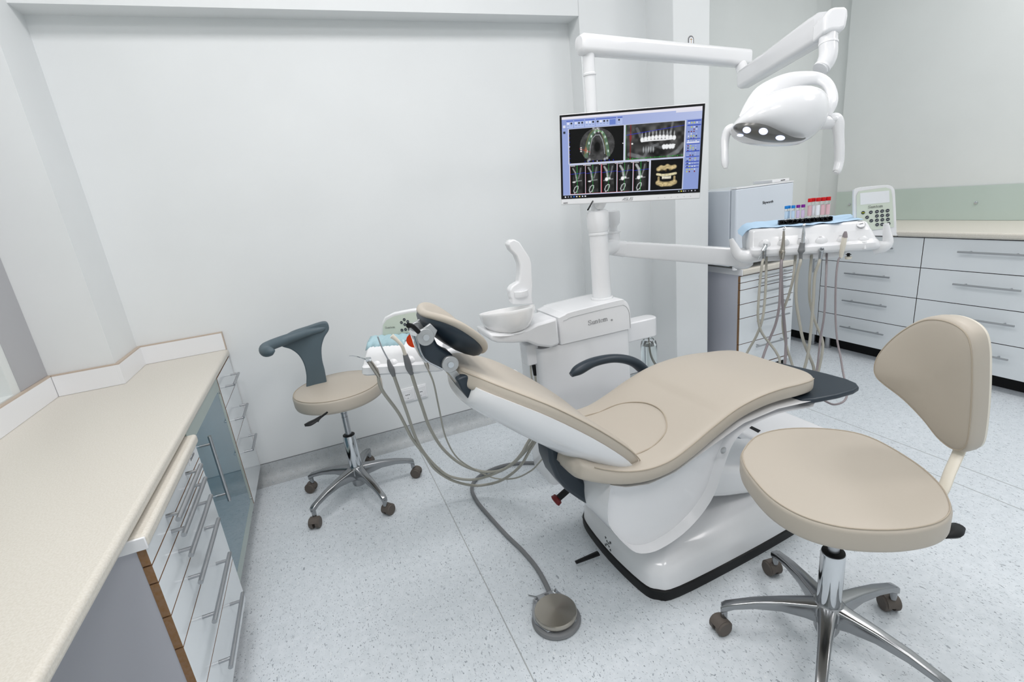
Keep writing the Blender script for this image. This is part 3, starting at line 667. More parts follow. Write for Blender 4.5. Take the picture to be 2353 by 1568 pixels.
# backrest: frame along u from hip to shoulder
bpw = [(.832, .500, .15), (.822, .515, .19), (.795, .555, .222), (.747, .612, .235), (.65, .703, .240), (.532, .797, .235), (.455, .846, .210), (.388, .882, .165), (.352, .900, .125), (.326, .910, .085), (.314, .915, .05)]
bp = [(a, b) for a, b, c in bpw]; bw = [c for a, b, c in bpw]
bsx = smooth_path([(a, b, w_) for (a, b), w_ in zip(bp, bw)], 3)
YK = 1.335
def cush(bm, path, th, off, drop, wsc=1, sidep=.3, conc=.0, yc=YK, n=36):
    rings = []
    for i, p in enumerate(path):
        tt = path[min(i+1, len(path)-1)]-path[max(i-1, 0)]; tx = V((tt.x, 0, tt.y)).normalized(); nz = V((tx.z, 0, -tx.x))
        if nz.z < 0: nz = -nz
        m_ = min(i, len(path)-1-i); f = min(1, .65+.12*m_)
        c = V((p.x, yc, p.y)) + nz*off; ring = []
        for k in range(n):
            q = 2*math.pi*k/n; cx, s_ = math.cos(q), math.sin(q)
            cx = math.copysign(abs(cx)**sidep, cx); s_ = math.copysign(abs(s_)**.6, s_)
            h = s_*th*f/2
            if s_ < 0: h *= drop(i/(len(path)-1))
            if s_ > 0: h -= conc*(1-min(1, abs(cx))**2)
            ring.append(c + V((0, 1, 0))*cx*p.z*wsc + nz*h)
        rings.append(ring)
    return loft(bm, rings)
bm = bmesh.new(); cush(bm, bsx, .062, -.03, lambda u: 1, conc=.012); obj('back_cushion', bm, 'tan', t, ang=70)
bm = bmesh.new(); tube(bm, [(p.x-.006, YK-p.z*.992, p.y-.014) for p in bsx[2:-2]], .0016, seg=6, sub=1); obj('piping', bm, 'seam', t)
# white shell under the back cushion
shp = [V((p.x-.020, p.y-.024, p.z*1.012+.002)) for p in bsx[2:-7]]
def interp1(u, L):
    for (a, b), (c, d) in zip(L, L[1:]):
        if u <= c: return b+(d-b)*(u-a)/(c-a)
    return L[-1][1]
bm = bmesh.new(); rings = []
for i, p in enumerate(shp):
    u = i/(len(shp)-1); tt = shp[min(i+1, len(shp)-1)]-shp[max(i-1, 0)]; tx = V((tt.x, 0, tt.y)).normalized(); nz = V((tx.z, 0, -tx.x)); nz = -nz if nz.z < 0 else nz
    dep = interp1(u, [(0, .02), (.1, .05), (.25, .088), (.45, .110), (.6, .108), (.75, .096), (.88, .082), (1, .066)])
    ring = []
    for k in range(25):
        q = math.pi*k/24; ring.append(V((p.x, YK, p.y)) + V((0, 1, 0))*math.copysign(abs(math.cos(q))**.75, math.cos(q))*p.z*1.0 - nz*(math.sin(q)**.85)*dep - nz*.012)
    rings.append(ring)
loft(bm, rings); obj('back_shell', bm, 'white', t, ang=60)
# navy back carrier
ca_ = [(0.5540,1.2200,0.6450), (0.5410,1.2200,0.5970), (0.5420,1.2200,0.5500), (0.5580,1.2200,0.4900), (0.5910,1.2200,0.4320), (0.6370,1.2200,0.3800), (0.6760,1.2200,0.3410), (0.7260,1.2200,0.3360), (0.7090,1.2200,0.3810), (0.6570,1.2200,0.4430), (0.6290,1.2200,0.4840), (0.6170,1.2200,0.5350), (0.6420,1.2200,0.5730)]
bm = bmesh.new(); prism(bm, ca_, (0, .095, 0)); obj('back_carrier', bm, 'navy', t, bevel=.012, seg=3)
# emergency stop
bm = bmesh.new(); q = V((0.6430,1.3860,0.3000)); d = V((-.8, .1, -.5)).normalized()
e_ = V((.655, 1.46, .25)); e_ = V((0.6400,1.3990,0.2870))
lathe(bm, e_, [(.012, -.06), (.012, .0)], axis=d, seg=18); es_ = obj('stop_button_stem', bm, 'black', t)
bm = bmesh.new(); lathe(bm, e_, [(.013, 0), (.020, .004), (.020, .010), (.022, .018), (.016, .021), (.001, .022)], axis=d, seg=24); obj('stop_button', bm, 'redb', es_)
# headrest bracket, arm and pad
YH = 1.31
bm = bmesh.new()
hb = [(0.2940,1.2800,0.8840), (0.3020,1.2800,0.8530), (0.3280,1.2800,0.7980), (0.3510,1.2800,0.7670), (0.3640,1.2800,0.7630), (0.3860,1.2800,0.7830), (0.3780,1.2800,0.8260), (0.3410,1.2800,0.8730), (0.3210,1.2800,0.8910)]
prism(bm, [V(p)+V((0, -.045, 0)) for p in hb], (0, .13, 0)); obj('headrest_mount', bm, 'navy', t, bevel=.005)
P1, P2 = V((0.2330,1.2600,1.0130)), V((0.2880,1.2600,0.9230))
for y in (1.258, 1.355):
    bm = bmesh.new(); cyl(bm, (P2.x, y, P2.z), (P2.x, y+.012, P2.z), .0235, seg=28)
    prism(bm, [(P2.x-.012, y+.001, P2.z-.02), (P2.x+.012, y+.001, P2.z-.018), (P2.x+.045, y+.001, P2.z-.075), (P2.x+.028, y+.001, P2.z-.085)], (0, .010, 0)); obj('lower_pivot_plate', bm, 'silver', t, bevel=.0015)
    bm = bmesh.new(); cyl(bm, (P1.x, y, P1.z), (P1.x, y+.012, P1.z), .0235, seg=28)
    prism(bm, [(P1.x+.014, y+.001, P1.z-.019), (P1.x-.004, y+.001, P1.z+.023), (P1.x+.018, y+.001, P1.z+.034), (P1.x+.034, y+.001, P1.z+.012)], (0, .010, 0)); obj('upper_pivot_plate', bm, 'silver', t, bevel=.0015)
for P_ in (P1, P2): bm = bmesh.new(); cyl(bm, (P_.x, 1.254, P_.z), (P_.x, 1.372, P_.z), .0085, seg=20); obj('pivot_bolt', bm, 'chrome', t)
mid = (P1+P2)/2 + V((-.014, 0, -.006))
T('headrest_arm', [V((P1.x, 1.312, P1.z)), V((mid.x, 1.312, mid.z)), V((P2.x, 1.312, P2.z))], [.024, .026, .024], 'navy', t, up=(0, 1, 0), flat=1.7, seg=20, p=4)
T('chrome_edge', [V((P1.x-.021, 1.312, P1.z+.006)), V((mid.x-.022, 1.312, mid.z-.010)), V((P2.x-.020, 1.312, P2.z-.012))], [.010, .008, .008], 'chrome', t, up=(0, 1, 0), flat=4.4, seg=16)
T('release_lever', [(0.2150,1.2500,1.0330), (0.2000,1.2400,1.0540), (0.1880,1.2300,1.0610)], [.006, .006, .007], 'black', t)
# pad: long across the chair
HC = V((.334, 1.370, .998)); al = R(44); ua = V((-math.cos(al), 0, math.sin(al))); na = V((math.sin(al), 0, math.cos(al)))
oh = ringse(HC, (0, 1, 0), ua, .150, .108, 64, 2.5)
bm = bmesh.new(); c = sum(oh, V())/len(oh)
def hr(s, h, g=1): return [c+(p-c)*s+na*(h + 1.6*((p-c).y*s)**2 - .008) for p in oh]
loft(bm, [hr(s, h) for s, h in ((.15, .000), (.5, .002), (.8, .007), (.92, .007), (.975, .003), (1, -.003), (.998, -.009), (.98, -.013), (.92, -.0145), (.6, -.0145), (.1, -.0145))]); hp = obj('headrest_cushion', bm, 'tan', t, ang=70)
bm = bmesh.new(); loft(bm, [hr(s, h) for s, h in ((.1, -.013), (.6, -.013), (.925, -.0125), (.935, -.017), (.915, -.024), (.84, -.031), (.65, -.038), (.4, -.043), (.1, -.045))]); obj('headrest_shell', bm, 'navy', hp, ang=60)
# far armrest
T('armrest', [(0.8530,1.6400,0.6370), (0.8900,1.6400,0.6510), (0.9620,1.6400,0.6670), (1.0560,1.6400,0.6610), (1.1400,1.6400,0.6300), (1.1960,1.6400,0.5810), (1.2250,1.6400,0.5260), (1.2280,1.6400,0.4680)], [.010, .021, .019, .018, .020, .023, .022, .022], 'navy', t, flat=1.25, up=(0, 1, 0), seg=18)

# =================================================================== DENTAL UNIT (cabinet, post, spittoon)
YU = 1.87
t = thing('dental_unit', 'white dental unit cabinet with spittoon, water bottle and tall post behind the chair', 'dental unit', (1.08, 2.0, 0)); DU = t
zt = .835
xl, xr = (0.8140,1.8700,0.5380)[0]+.01, (1.3070,1.8700,0.6800)[0]
zs_ = (0.9260,1.8700,0.6910)[2]
bm = bmesh.new()
loft(bm, [rrect(((xl+xr)/2, YU+.12, z), (1, 0, 0), (0, 1, 0), (xr-xl)*s, .24*s, .03, 4) for z, s in ((0, .97), (.10, .985), (.3, 1), (zs_-.002, 1))]); obj('cabinet_body', bm, 'white', t, ang=50)
xa = (0.9300,1.8700,0.7570)[0]
bm = bmesh.new(); rings = []
cpr = [(xa, zs_+.001), (xa-.002, zs_+.10), (xa-.012, zs_+.112), (xa+.0, zs_+.125), (xa+.03, zt-.012), (xa+.07, zt-.004), (xr-.07, zt+.004), (xr-.03, zt-.002), (xr-.008, zt-.03), (xr, zt-.07), (xr+.001, zs_+.001)]
cpr = cpr[:2] + [(p.x, p.y) for p in smooth_path([(a, b, 0) for a, b in cpr[3:-1]], 4)] + cpr[-1:]
cc_ = V(((xa+xr)/2, 0, (zt+zs_)/2))
def cs(y, s): return [V((cc_.x+(a-cc_.x)*s, y, cc_.z+(b-cc_.z)*s if b > zs_+.02 else b)) for a, b in cpr]
loft(bm, [cs(YU-.006, .90), cs(YU-.006, .972), cs(YU-.004, .984), cs(YU+.002, .995), cs(YU+.012, 1.0), cs(YU+.20, 1.0), cs(YU+.225, .98), cs(YU+.24, .92)]); up = obj('cabinet_cover', bm, 'white', t, ang=45)
bm = bmesh.new(); gl = [V((cc_.x+(a-cc_.x)*.955, YU-.0066, cc_.z+(b-cc_.z)*.80-.010)) for a, b in cpr[4:]]
tube(bm, gl, .0009, seg=6, sub=1); obj('cover_seam', bm, 'silver', up)
bm = bmesh.new(); q = V((1.0740,1.8600,0.7540)); serif_word(bm, 'Suntem', (q.x, YU-.0078, q.z), (1, 0, .012), (0, 0, 1), .030); obj('lettering', bm, 'greytext', up, smooth=False)
text('registered_mark', '®', (1.1950,1.8620,0.7500), (1, 0, 0), (0, 0, 1), .012, 'greytext', up)
# post
PX, PY = 1.212, 1.955
bm = bmesh.new(); lathe(bm, (PX, PY, 0), [(.052, zt-.02), (.052, zt+.004), (.050, zt+.012), (.044, zt+.013), (.042, 1.135), (.045, 1.136), (.045, 1.144), (.042, 1.145), (.042, 1.16)], seg=40); obj('lower_post', bm, 'white', t)
bm = bmesh.new(); lathe(bm, (PX, PY, 0), [(.030, 1.14), (.044, 1.150), (.049, 1.175), (.050, 1.225), (.047, 1.237), (.036, 1.243), (.028, 1.244), (.026, 1.262)], seg=40); obj('post_joint', bm, 'white', t)
bm = bmesh.new(); lathe(bm, (PX, PY, 0), [(.024, 1.25), (.0235, 1.785), (.027, 1.787), (.0275, 1.793), (.024, 1.797), (.0245, 1.87)], seg=32); obj('upper_post', bm, 'white', t)
# side post carrying the tray arm
SX, SY = 1.36, 2.06
bm = bmesh.new(); lathe(bm, (SX, SY, 0), [(.030, 1.02), (.030, 1.12), (.034, 1.122), (.034, 1.128), (.020, 1.13), (.020, 1.15), (.032, 1.165), (.036, 1.20), (.034, 1.222), (.02, 1.228)], seg=32); obj('side_post', bm, 'white', t)
bm = bmesh.new(); tube(bm, [(PX, PY, 1.06), (SX, SY, 1.06)], .036, seg=20, sub=1); obj('side_bracket', bm, 'white', t)
# spittoon arm
b_ = [(0.9160,1.8400,0.7030), (0.8720,1.8400,0.6960), (0.8050,1.8300,0.7200), (0.7550,1.8200,0.7520), (0.6880,1.8100,0.7640), (0.6190,1.8000,0.7830), (0.5860,1.8000,0.8010), (0.5860,1.8000,0.8320), (0.6330,1.8000,0.8190), (0.7030,1.8100,0.8090), (0.7690,1.8200,0.8120), (0.8070,1.8300,0.8180), (0.9140,1.8400,0.8250)]
bm = bmesh.new(); prism(bm, b_, (0, .17, 0)); obj('spittoon_arm', bm, 'white', t, bevel=.012, seg=4)
bc = V((0.7040,1.8850,0.8520))
bm = bmesh.new(); q = V((0.7050,1.8850,0.7920)); 
lathe(bm, (bc.x+.003, bc.y, 0), [(.001, q.z+.004), (.075, q.z+.004), (.080, q.z+.010), (.078, q.z+.016), (.001, q.z+.016)], seg=48); obj('bowl_collar', bm, 'white2', t)
zb = q.z+.013; hbowl = .084
bm = bmesh.new(); lathe(bm, (bc.x, bc.y, 0), [(.001, zb), (.070, zb), (.092, zb+.014), (.110, zb+.042), (.1185, zb+.075), (.120, zb+hbowl), (.1185, zb+hbowl+.003), (.115, zb+hbowl), (.112, zb+.07), (.10, zb+.035), (.06, zb+.014), (.001, zb+.011)], seg=64)
for v in bm.verts: v.co.z -= (v.co.y-bc.y)*.16*max(0, (v.co.z-zb)/hbowl)
obj('spittoon_bowl', bm, 'porcelain', t)
# cup filler
cf = [(0.7390,1.9000,0.9070), (0.7410,1.9000,0.9280), (0.7340,1.9000,0.9370), (0.7330,1.9000,0.9670), (0.7470,1.9000,0.9830), (0.7770,1.9000,0.9950), (0.7860,1.9000,1.0250), (0.7910,1.9000,1.0660), (0.7790,1.9000,1.1060), (0.7570,1.9000,1.1320), (0.7480,1.9000,1.1550), (0.7570,1.9000,1.1700), (0.7770,1.9000,1.1740), (0.7990,1.9000,1.1600), (0.8190,1.9000,1.1250), (0.8390,1.9000,1.0900), (0.8450,1.9000,1.0630), (0.8420,1.9000,1.0190), (0.8410,1.9000,0.9730), (0.8320,1.9000,0.9270), (0.8350,1.9000,0.8880)]
bm = bmesh.new(); prism(bm, cf, (0, .045, 0)); obj('cup_filler', bm, 'white', t, bevel=.009, seg=3)
q = V((0.7860,1.9100,0.9640)); bm = bmesh.new(); lathe(bm, (q.x-.004, 1.915, q.z-.02), [(.034, -.012), (.036, -.008), (.036, .012), (.034, .014), (.030, .012), (.001, .011)], seg=36); obj('cup_rest', bm, 'white', t)
q = V((0.7890,1.9200,1.1300)); bm = bmesh.new(); cyl(bm, (q.x-.002, 1.92, q.z-.006), (q.x-.002, 1.92, q.z+.01), .012); obj('nozzle', bm, 'steel', t)
# suction housing on the left flank
a, b = (0.7790,1.9000,0.7020), (0.8190,1.9000,0.6150)
B('suction_housing', (a[0], 1.90, b[2]), (b[0]+.02, 1.97, a[2]+.01), 'white2', t, bevel=.006)
bm = bmesh.new(); a, b = V((0.8230,1.9300,0.6060)), V((0.8250,1.9300,0.5550)); cyl(bm, a, b, .013, .011); obj('hose_plug', bm, 'black', t)
T('suction_hose', [b, (0.8260,1.9300,0.5270), (0.8360,1.9300,0.4700), (0.8560,1.9500,0.3470)], .008, 'hose', t)
T('suction_hose', [(0.8040,1.9300,0.6100), (0.8030,1.9300,0.5540), (0.8110,1.9300,0.4870), (0.8450,1.9500,0.3500)], .004, 'hose', t)
# bottle bracket and bottle
a, b = (1.3630,1.9500,0.7060), (1.5150,1.9500,0.5990)
bm = bmesh.new(); x0, x1, z1, z0 = xr-.005, b[0], a[2]-.010, b[2]
loft(bm, [rrect(((x0+x1)/2, 1.97, z), (1, 0, 0), (0, 1, 0), x1-x0, .085, .035, 6) for z in (z0, z1)]); obj('bottle_bracket', bm, 'white', t, bevel=.006, seg=3)
q = V((1.4800,1.9700,0.6000)); r_ = .040
bm = bmesh.new(); zq = z0
lathe(bm, (q.x, 1.97, zq), [(.016, .01), (.016, -.012), (.022, -.018), (.036, -.032), (r_, -.05), (r_, -.19), (.036, -.20), (.001, -.202)], seg=36); bt = obj('water_bottle', bm, 'glass', t)
bm = bmesh.new(); lathe(bm, (q.x, 1.97, zq), [(.001, -.05), (r_-.004, -.052), (r_-.004, -.188), (.001, -.196)], seg=36); obj('water', bm, mat('bottle_water', '#eef6f6', .0, trans=1, ior=1.33), bt)
T('dip_tube', [(q.x, 1.97, zq), (q.x+.005, 1.97, zq-.1), (q.x+.022, 1.97, zq-.185)], .0025, 'hose', bt)

# =================================================================== MONITOR
yaw, rol = R(-33.1), R(-3.2); mt = V((math.cos(yaw), math.sin(yaw), 0)); mn = V((mt.y, -mt.x, 0)); mz = V((0, 0, 1))
mu = mt*math.cos(rol)+mz*math.sin(rol); mv = mz*math.cos(rol)-mt*math.sin(rol); MC = V((1.300, 1.822, 1.4485)); MW, MH = .58, .365
def mp(u, v, n=0): return MC + mu*(u*MW/2) + mv*(v*MH/2) + mn*n
t = thing('monitor', 'wide white-framed monitor showing dental X-ray images', 'monitor', (PX, PY-.08, 1.25))
def slab4(bm, u0, u1, v0, v1, n0, n1):
    prism(bm, [mp(u0, v0, n0), mp(u1, v0, n0), mp(u1, v1, n0), mp(u0, v1, n0)], mn*(n1-n0))
bm = bmesh.new(); slab4(bm, -1, 1, -1, 1, -.022, 0); obj('casing', bm, 'white', t, bevel=.004, seg=3)
vb = -.862
bm = bmesh.new(); slab4(bm, -.992, .992, vb, .985, -.001, .0008); bz = obj('bezel', bm, 'black', t, smooth=False)
# screen picture painted vertex by vertex
NX, NY = 560, 320
img = np.zeros((NY, NX, 3)); Yg, Xg = np.mgrid[0:NY, 0:NX]; Xf, Yf = Xg/(NX-1), Yg/(NY-1)
rng = np.random.default_rng(3)
def noise(sx, sy):
    g = rng.random((sy+2, sx+2)); gx, gy = Xf*sx, Yf*sy; ix, iy = gx.astype(int), gy.astype(int); fx_, fy_ = gx-ix, gy-iy
    fx_ = fx_*fx_*(3-2*fx_); fy_ = fy_*fy_*(3-2*fy_)
    return (g[iy, ix]*(1-fx_)+g[iy, ix+1]*fx_)*(1-fy_)+(g[iy+1, ix]*(1-fx_)+g[iy+1, ix+1]*fx_)*fy_
N1, N2, N3 = noise(40, 24), noise(110, 64), noise(18, 10)
hexc = lambda h: np.array(lin(h)[:3])
def rect(x0, y0, x1, y1, c): img[(Xf >= x0) & (Xf < x1) & (Yf >= y0) & (Yf < y1)] = hexc(c)
def seg(x0, y0, x1, y1, w_, c, clip=None, mixv=1.0):
    ar = 1.6; dx, dy = (x1-x0)*ar, y1-y0; L2 = dx*dx+dy*dy+1e-9
    tt = np.clip((((Xf-x0)*ar)*dx+(Yf-y0)*dy)/L2, 0, 1); d = np.hypot((Xf-x0)*ar-tt*dx, (Yf-y0)-tt*dy)
    m_ = np.clip((w_-d)/(w_*.5), 0, 1)*mixv
    if clip: m_ = m_*((Xf > clip[0]) & (Xf < clip[2]) & (Yf > clip[1]) & (Yf < clip[3]))
    img[:] = img*(1-m_[..., None])+hexc(c)*m_[..., None]
def poly(pts, w_, c, clip=None, mixv=1.0):
    for a, b in zip(pts, pts[1:]): seg(a[0], a[1], b[0], b[1], w_, c, clip, mixv)
def blob(x, y, rx_, ry_, c, mixv=1.0, soft=.4):
    d = np.hypot((Xf-x)/rx_, (Yf-y)/ry_); m_ = np.clip((1-d)/soft, 0, 1)*mixv; img[:] = img*(1-m_[..., None])+hexc(c)*m_[..., None]
rect(0, 0, 1, 1, '#a9b8e0')
k_ = ((Yf > .03) & (Yf < .14)); img[k_] = (hexc('#8f9fd6')*(1-Xf[k_])[:, None]+hexc('#b9c4ea')*Xf[k_][:, None])
rect(0, 0, 1, .03, '#eceaf4'); rect(.82, .03, 1, .052, '#e4e4f2')
for x0, x1 in ((.035, .085), (.093, .165), (.173, .245), (.253, .40), (.408, .445)):
    rect(x0, .045, x1, .062, '#5f73c6'); rect(x0, .062, x1, .132, '#b4c3ec')
    for x in np.arange(x0+.006, x1-.012, .0235):
        rect(x, .072, x+.013, .094, rng.choice(['#2a2d3c', '#f4f6ff', '#5a6070', '#e9ecff', '#22242e'])); rect(x, .104, x+.014, .110, '#7c8cc4')
rect(.352, .066, .396, .130, '#6e86cf')
rect(0, .14, .05, .955, '#98a8dc'); rect(.008, .10, .028, .13, '#dfe4f6'); rect(.010, .17, .026, .20, '#303648')
A_ = (.052, .15, .455, .565); B2 = (.470, .15, .885, .565)
for q in (A_, B2): rect(q[0]-.006, q[1]-.004, q[2]+.008, q[3]+.010, '#d9dcec'); rect(*q, '#050607')
# axial slice
cx_, cy_ = .262, .36
d = np.hypot((Xf-cx_)*1.6, (Yf-cy_)); m_ = (d < .205) & (Xf > A_[0]) & (Xf < A_[2]) & (Yf > A_[1]) & (Yf < A_[3]-.02)
img[m_] = (.030+.05*N1[m_]**2+.03*N2[m_])[:, None]*np.array([1, 1, 1.02])
ar_ = [(.175, .50), (.183, .42), (.197, .32), (.215, .24), (.240, .195), (.268, .185), (.296, .205), (.315, .26), (.328, .34), (.338, .43), (.343, .50)]
poly(ar_, .017, '#6a6d70', A_, .8)
poly([(.205, .47), (.210, .38), (.225, .28), (.25, .24), (.28, .24), (.300, .30), (.312, .38), (.318, .47)], .006, '#a7aaad', A_, .8)
blob(.262, .38, .036, .10, '#020303', 1, .5)
for x, y in ar_[1:-1]: blob(x+.004, y+.01, .009, .022, '#e8ecee', .85, .6)
for x, y in ((.235, .16), (.25, .175), (.27, .17), (.195, .545), (.205, .53), (.318, .535), (.335, .525)): blob(x, y, .012, .022, '#c9cdd0', .7, .8)
poly(ar_, .003, '#2ea04c', A_); poly([(x-.012, y-.01) for x, y in ar_], .0022, '#8fa84a', A_); poly([(x+.012, y+.006) for x, y in ar_], .0022, '#5fb05c', A_)
blob(.178, .415, .014, .05, '#c86a50', .6, .8); seg(.13, .39, .21, .44, .003, '#b02020', A_)
for i in range(3): rect(.135, .375+i*.022, .148, .387+i*.022, '#e9e4e4')
for y in np.arange(.2, .56, .05): rect(.054, y, .060, y+.006, '#2030e0')
for x in np.arange(.17, .40, .03): rect(x, .545, x+.003, .56, '#2030e0')
for q in ((.262, .16), (.262, .555), (.056, .36), (.45, .36)): rect(q[0]-.003, q[1]-.005, q[0]+.003, q[1]+.005, '#f4f4f4')
# panoramic slice
m_ = (Xf > B2[0]) & (Xf < B2[2]) & (Yf > B2[1]) & (Yf < B2[3])
img[m_] = (.012+.085*N1[m_]**2.2+.04*N3[m_]**2)[:, None]*np.array([1, 1, 1])
for p_, w_, mv_ in (([(.50, .50), (.56, .53), (.60, .56)], .030, .5), ([(.60, .55), (.64, .44), (.70, .40)], .02, .35), ([(.78, .55), (.84, .50), (.88, .42)], .03, .5), ([(.55, .20), (.58, .30), (.62, .34)], .02, .35), ([(.80, .16), (.79, .26), (.77, .30)], .015, .45), ([(.66, .40), (.72, .44), (.78, .45)], .02, .25)): poly(p_, w_, '#8a8d90', B2, mv_)
blob(.70, .50, .07, .08, '#060707', .8, .6)
tx_ = np.linspace(.588, .815, 10); 
for i, x in enumerate(tx_):
    yy = .335-.018*math.sin(i/9*math.pi)+.0*i
    blob(x, yy, .0145, .033, '#f7f9fa', 1, .35); blob(x, yy-.05, .006, .040, '#c9cdd0', .75, .7)
poly([(.585, .355), (.65, .35), (.75, .352), (.82, .345)], .010, '#f4f6f8', B2)
for i, x in enumerate((.745, .765, .79, .808)): blob(x, .435, .0155, .034, '#f4f6f8', 1, .35)
poly([(.735, .425), (.82, .418)], .010, '#f4f6f8', B2)
for x in np.linspace(.60, .67, 5): blob(x, .455, .008, .045, '#b9bdc0', .75, .7)
seg(.505, .15, .505, .56, .010, '#7e1414', B2, .6); seg(.47, .27, .885, .20, .003, '#2430c8', B2); blob(.518, .375, .008, .012, '#ffffff'); blob(.505, .30, .014, .05, '#a03034', .6, .8)
seg(.472, .15, .472, .56, .0025, '#1f9a30', B2); seg(.472, .558, .87, .545, .0025, '#1f9a30', B2)
for x in np.arange(.49, .88, .032): rect(x, .545, x+.003, .556, '#35c040')
# cross sections
rect(.052, .580, .648, .960, '#d9dcec')
for i in range(5):
    x0 = .056+i*.1185; q = (x0, .590, x0+.114, .952); rect(*q, '#050607')
    m_ = (Xf > x0+.022) & (Xf < x0+.095) & (Yf > .59) & (Yf < .95); img[m_] = (.010+.045*N1[m_]**2)[:, None]*np.ones(3)
    poly([(x0+.022, .63), (x0+.040, .68), (x0+.046, .74), (x0+.050, .78)], .010+.002*i, '#b4b8ba', q, .55+.08*i)
    poly([(x0+.082, .63), (x0+.075, .70), (x0+.062, .76)], .010, '#8e9294', q, .55)
    poly([(x0+.02, .80), (x0+.045, .79), (x0+.085, .785)], .009, '#a9adaf', q, .5); 
    if i > 1:
        blob(x0+.040, .785, .015, .028, '#ffffff', .95, .4); blob(x0+.058, .775, .014, .016, '#f4f4f4', .9, .5)
    else: blob(x0+.030, .80, .014, .012, '#f0f0f0', .9, .5)
    poly([(x0+.050, .85), (x0+.035, .87), (x0+.026, .91), (x0+.032, .94), (x0+.048, .925), (x0+.060, .88), (x0+.060, .855), (x0+.050, .85)], .006, '#d4d8da', q, .8)
    seg(x0+.054, .59, x0+.054, .95, .0024, '#2fae48', q); seg(x0, .70, x0+.114, .688, .0024, '#2430c8', q)
    rect(x0, .59, x0+(.005 if i == 2 else .002), .952, '#b01018'); rect(x0+.004, .596, x0+.040, .603, '#d8d8d8'); rect(x0+.100, .594, x0+.111, .601, '#e4d4d4')
seg(.056, .951, .50, .951, .002, '#c01818')
# 3D skull view
rect(.650, .580, .888, .960, '#d9dcec'); q = (.655, .585, .885, .955); rect(*q, '#040404')
bone, dk = '#cdb98a', '#6a5a34'
poly([(.712, .70), (.73, .68), (.755, .69), (.775, .67), (.80, .69), (.825, .68)], .030, bone, q)
poly([(.705, .76), (.74, .775), (.80, .77), (.835, .76)], .018, '#e6dcb4', q)
poly([(.712, .865), (.74, .885), (.80, .885), (.83, .865)], .034, bone, q); poly([(.715, .84), (.715, .80)], .015, bone, q, .7); poly([(.828, .84), (.828, .80)], .015, bone, q, .7)
for x in np.linspace(.742, .80, 8): blob(x, .805, .0048, .022, '#f4efda', 1, .4)
for x, y in ((.735, .715), (.765, .72), (.795, .715), (.745, .87), (.79, .87)): blob(x, y, .011, .018, dk, .6, .9)
m_ = (Xf > q[0]) & (Xf < q[2]) & (Yf > .64) & (Yf < .93) & (img.sum(2) > .25); img[m_] *= (.65+.6*N2[m_])[:, None]
# right tool column
rect(.893, .14, 1, .965, '#8e9fd6'); yy = .15
for h_ in (.05, .2, .06, .10, .07, .06, .03, .03, .06):
    rect(.902, yy, .995, yy+.014, '#4a5fbb'); yy += .014
    for r_ in range(int(h_/.028)):
        for x in np.arange(.910, .975, .018): rect(x, yy+.008+r_*.026, x+.009, yy+.022+r_*.026, rng.choice(['#dfe4f4', '#2c3040', '#7a1a20', '#a8b4dc', '#8e9fd6', '#c8cc60']))
    yy += h_*.72
rect(.905, .395, .99, .415, '#dde2f4')
rect(0, .965, 1, 1.0, '#08090c')
for i, c_ in enumerate(('#f4f6ff', '#9aa0b0', '#b0b6c4', '#2d74e0', '#d8dce8', '#f0d878', '#cfd6e8', '#eef0f6')): rect(.012+i*.022, .976, .022+i*.022, .992, c_)
for x, c_ in ((.86, '#9aa'), (.878, '#e8d838'), (.894, '#ccd'), (.908, '#99a'), (.93, '#778'), (.95, '#dde'), (.975, '#aab')): rect(x, .976, x+.009, .990, c_ if len(c_) == 7 else '#'+''.join(2*k for k in c_[1:]))
su0, su1, sv0, sv1 = -.962, .962, vb+.016, .938
me = bpy.data.meshes.new('screen'); gu = su0+(su1-su0)*Xf.ravel(); gv = sv1+(sv0-sv1)*Yf.ravel()
co_ = (np.array(MC)[None]+np.outer(gu*MW/2, mu)+np.outer(gv*MH/2, mv)+np.array(mn)[None]*.0012)-np.array(t.location)[None]
idx = np.arange(NX*NY).reshape(NY, NX); fc = np.stack([idx[:-1, :-1], idx[1:, :-1], idx[1:, 1:], idx[:-1, 1:]], -1).reshape(-1, 4)
me.from_pydata([], [], []); me.vertices.add(len(co_)); me.vertices.foreach_set('co', co_.ravel())
me.loops.add(fc.size); me.loops.foreach_set('vertex_index', fc.ravel()); me.polygons.add(len(fc)); me.polygons.foreach_set('loop_start', np.arange(0, fc.size, 4)); me.update(calc_edges=True)
ca = me.color_attributes.new('picture', 'FLOAT_COLOR', 'POINT'); ca.data.foreach_set('color', np.concatenate([img.reshape(-1, 3), np.ones((NX*NY, 1))], 1).ravel())
sm = bpy.data.materials.new('screen_picture'); sm.use_nodes = True; nt = sm.node_tree; bs_ = nt.nodes['Principled BSDF']; at_ = nt.nodes.new('ShaderNodeVertexColor'); at_.layer_name = 'picture'
bs_.inputs['Base Color'].default_value = (.003, .003, .003, 1); bs_.inputs['Roughness'].default_value = .35; bs_.inputs['Specular IOR Level'].default_value = .15; nt.links.new(at_.outputs[0], bs_.inputs['Emission Color']); bs_.inputs['Emission Strength'].default_value = 1.0
me.materials.append(sm); so = bpy.data.objects.new('screen', me); C.objects.link(so); so.parent = t
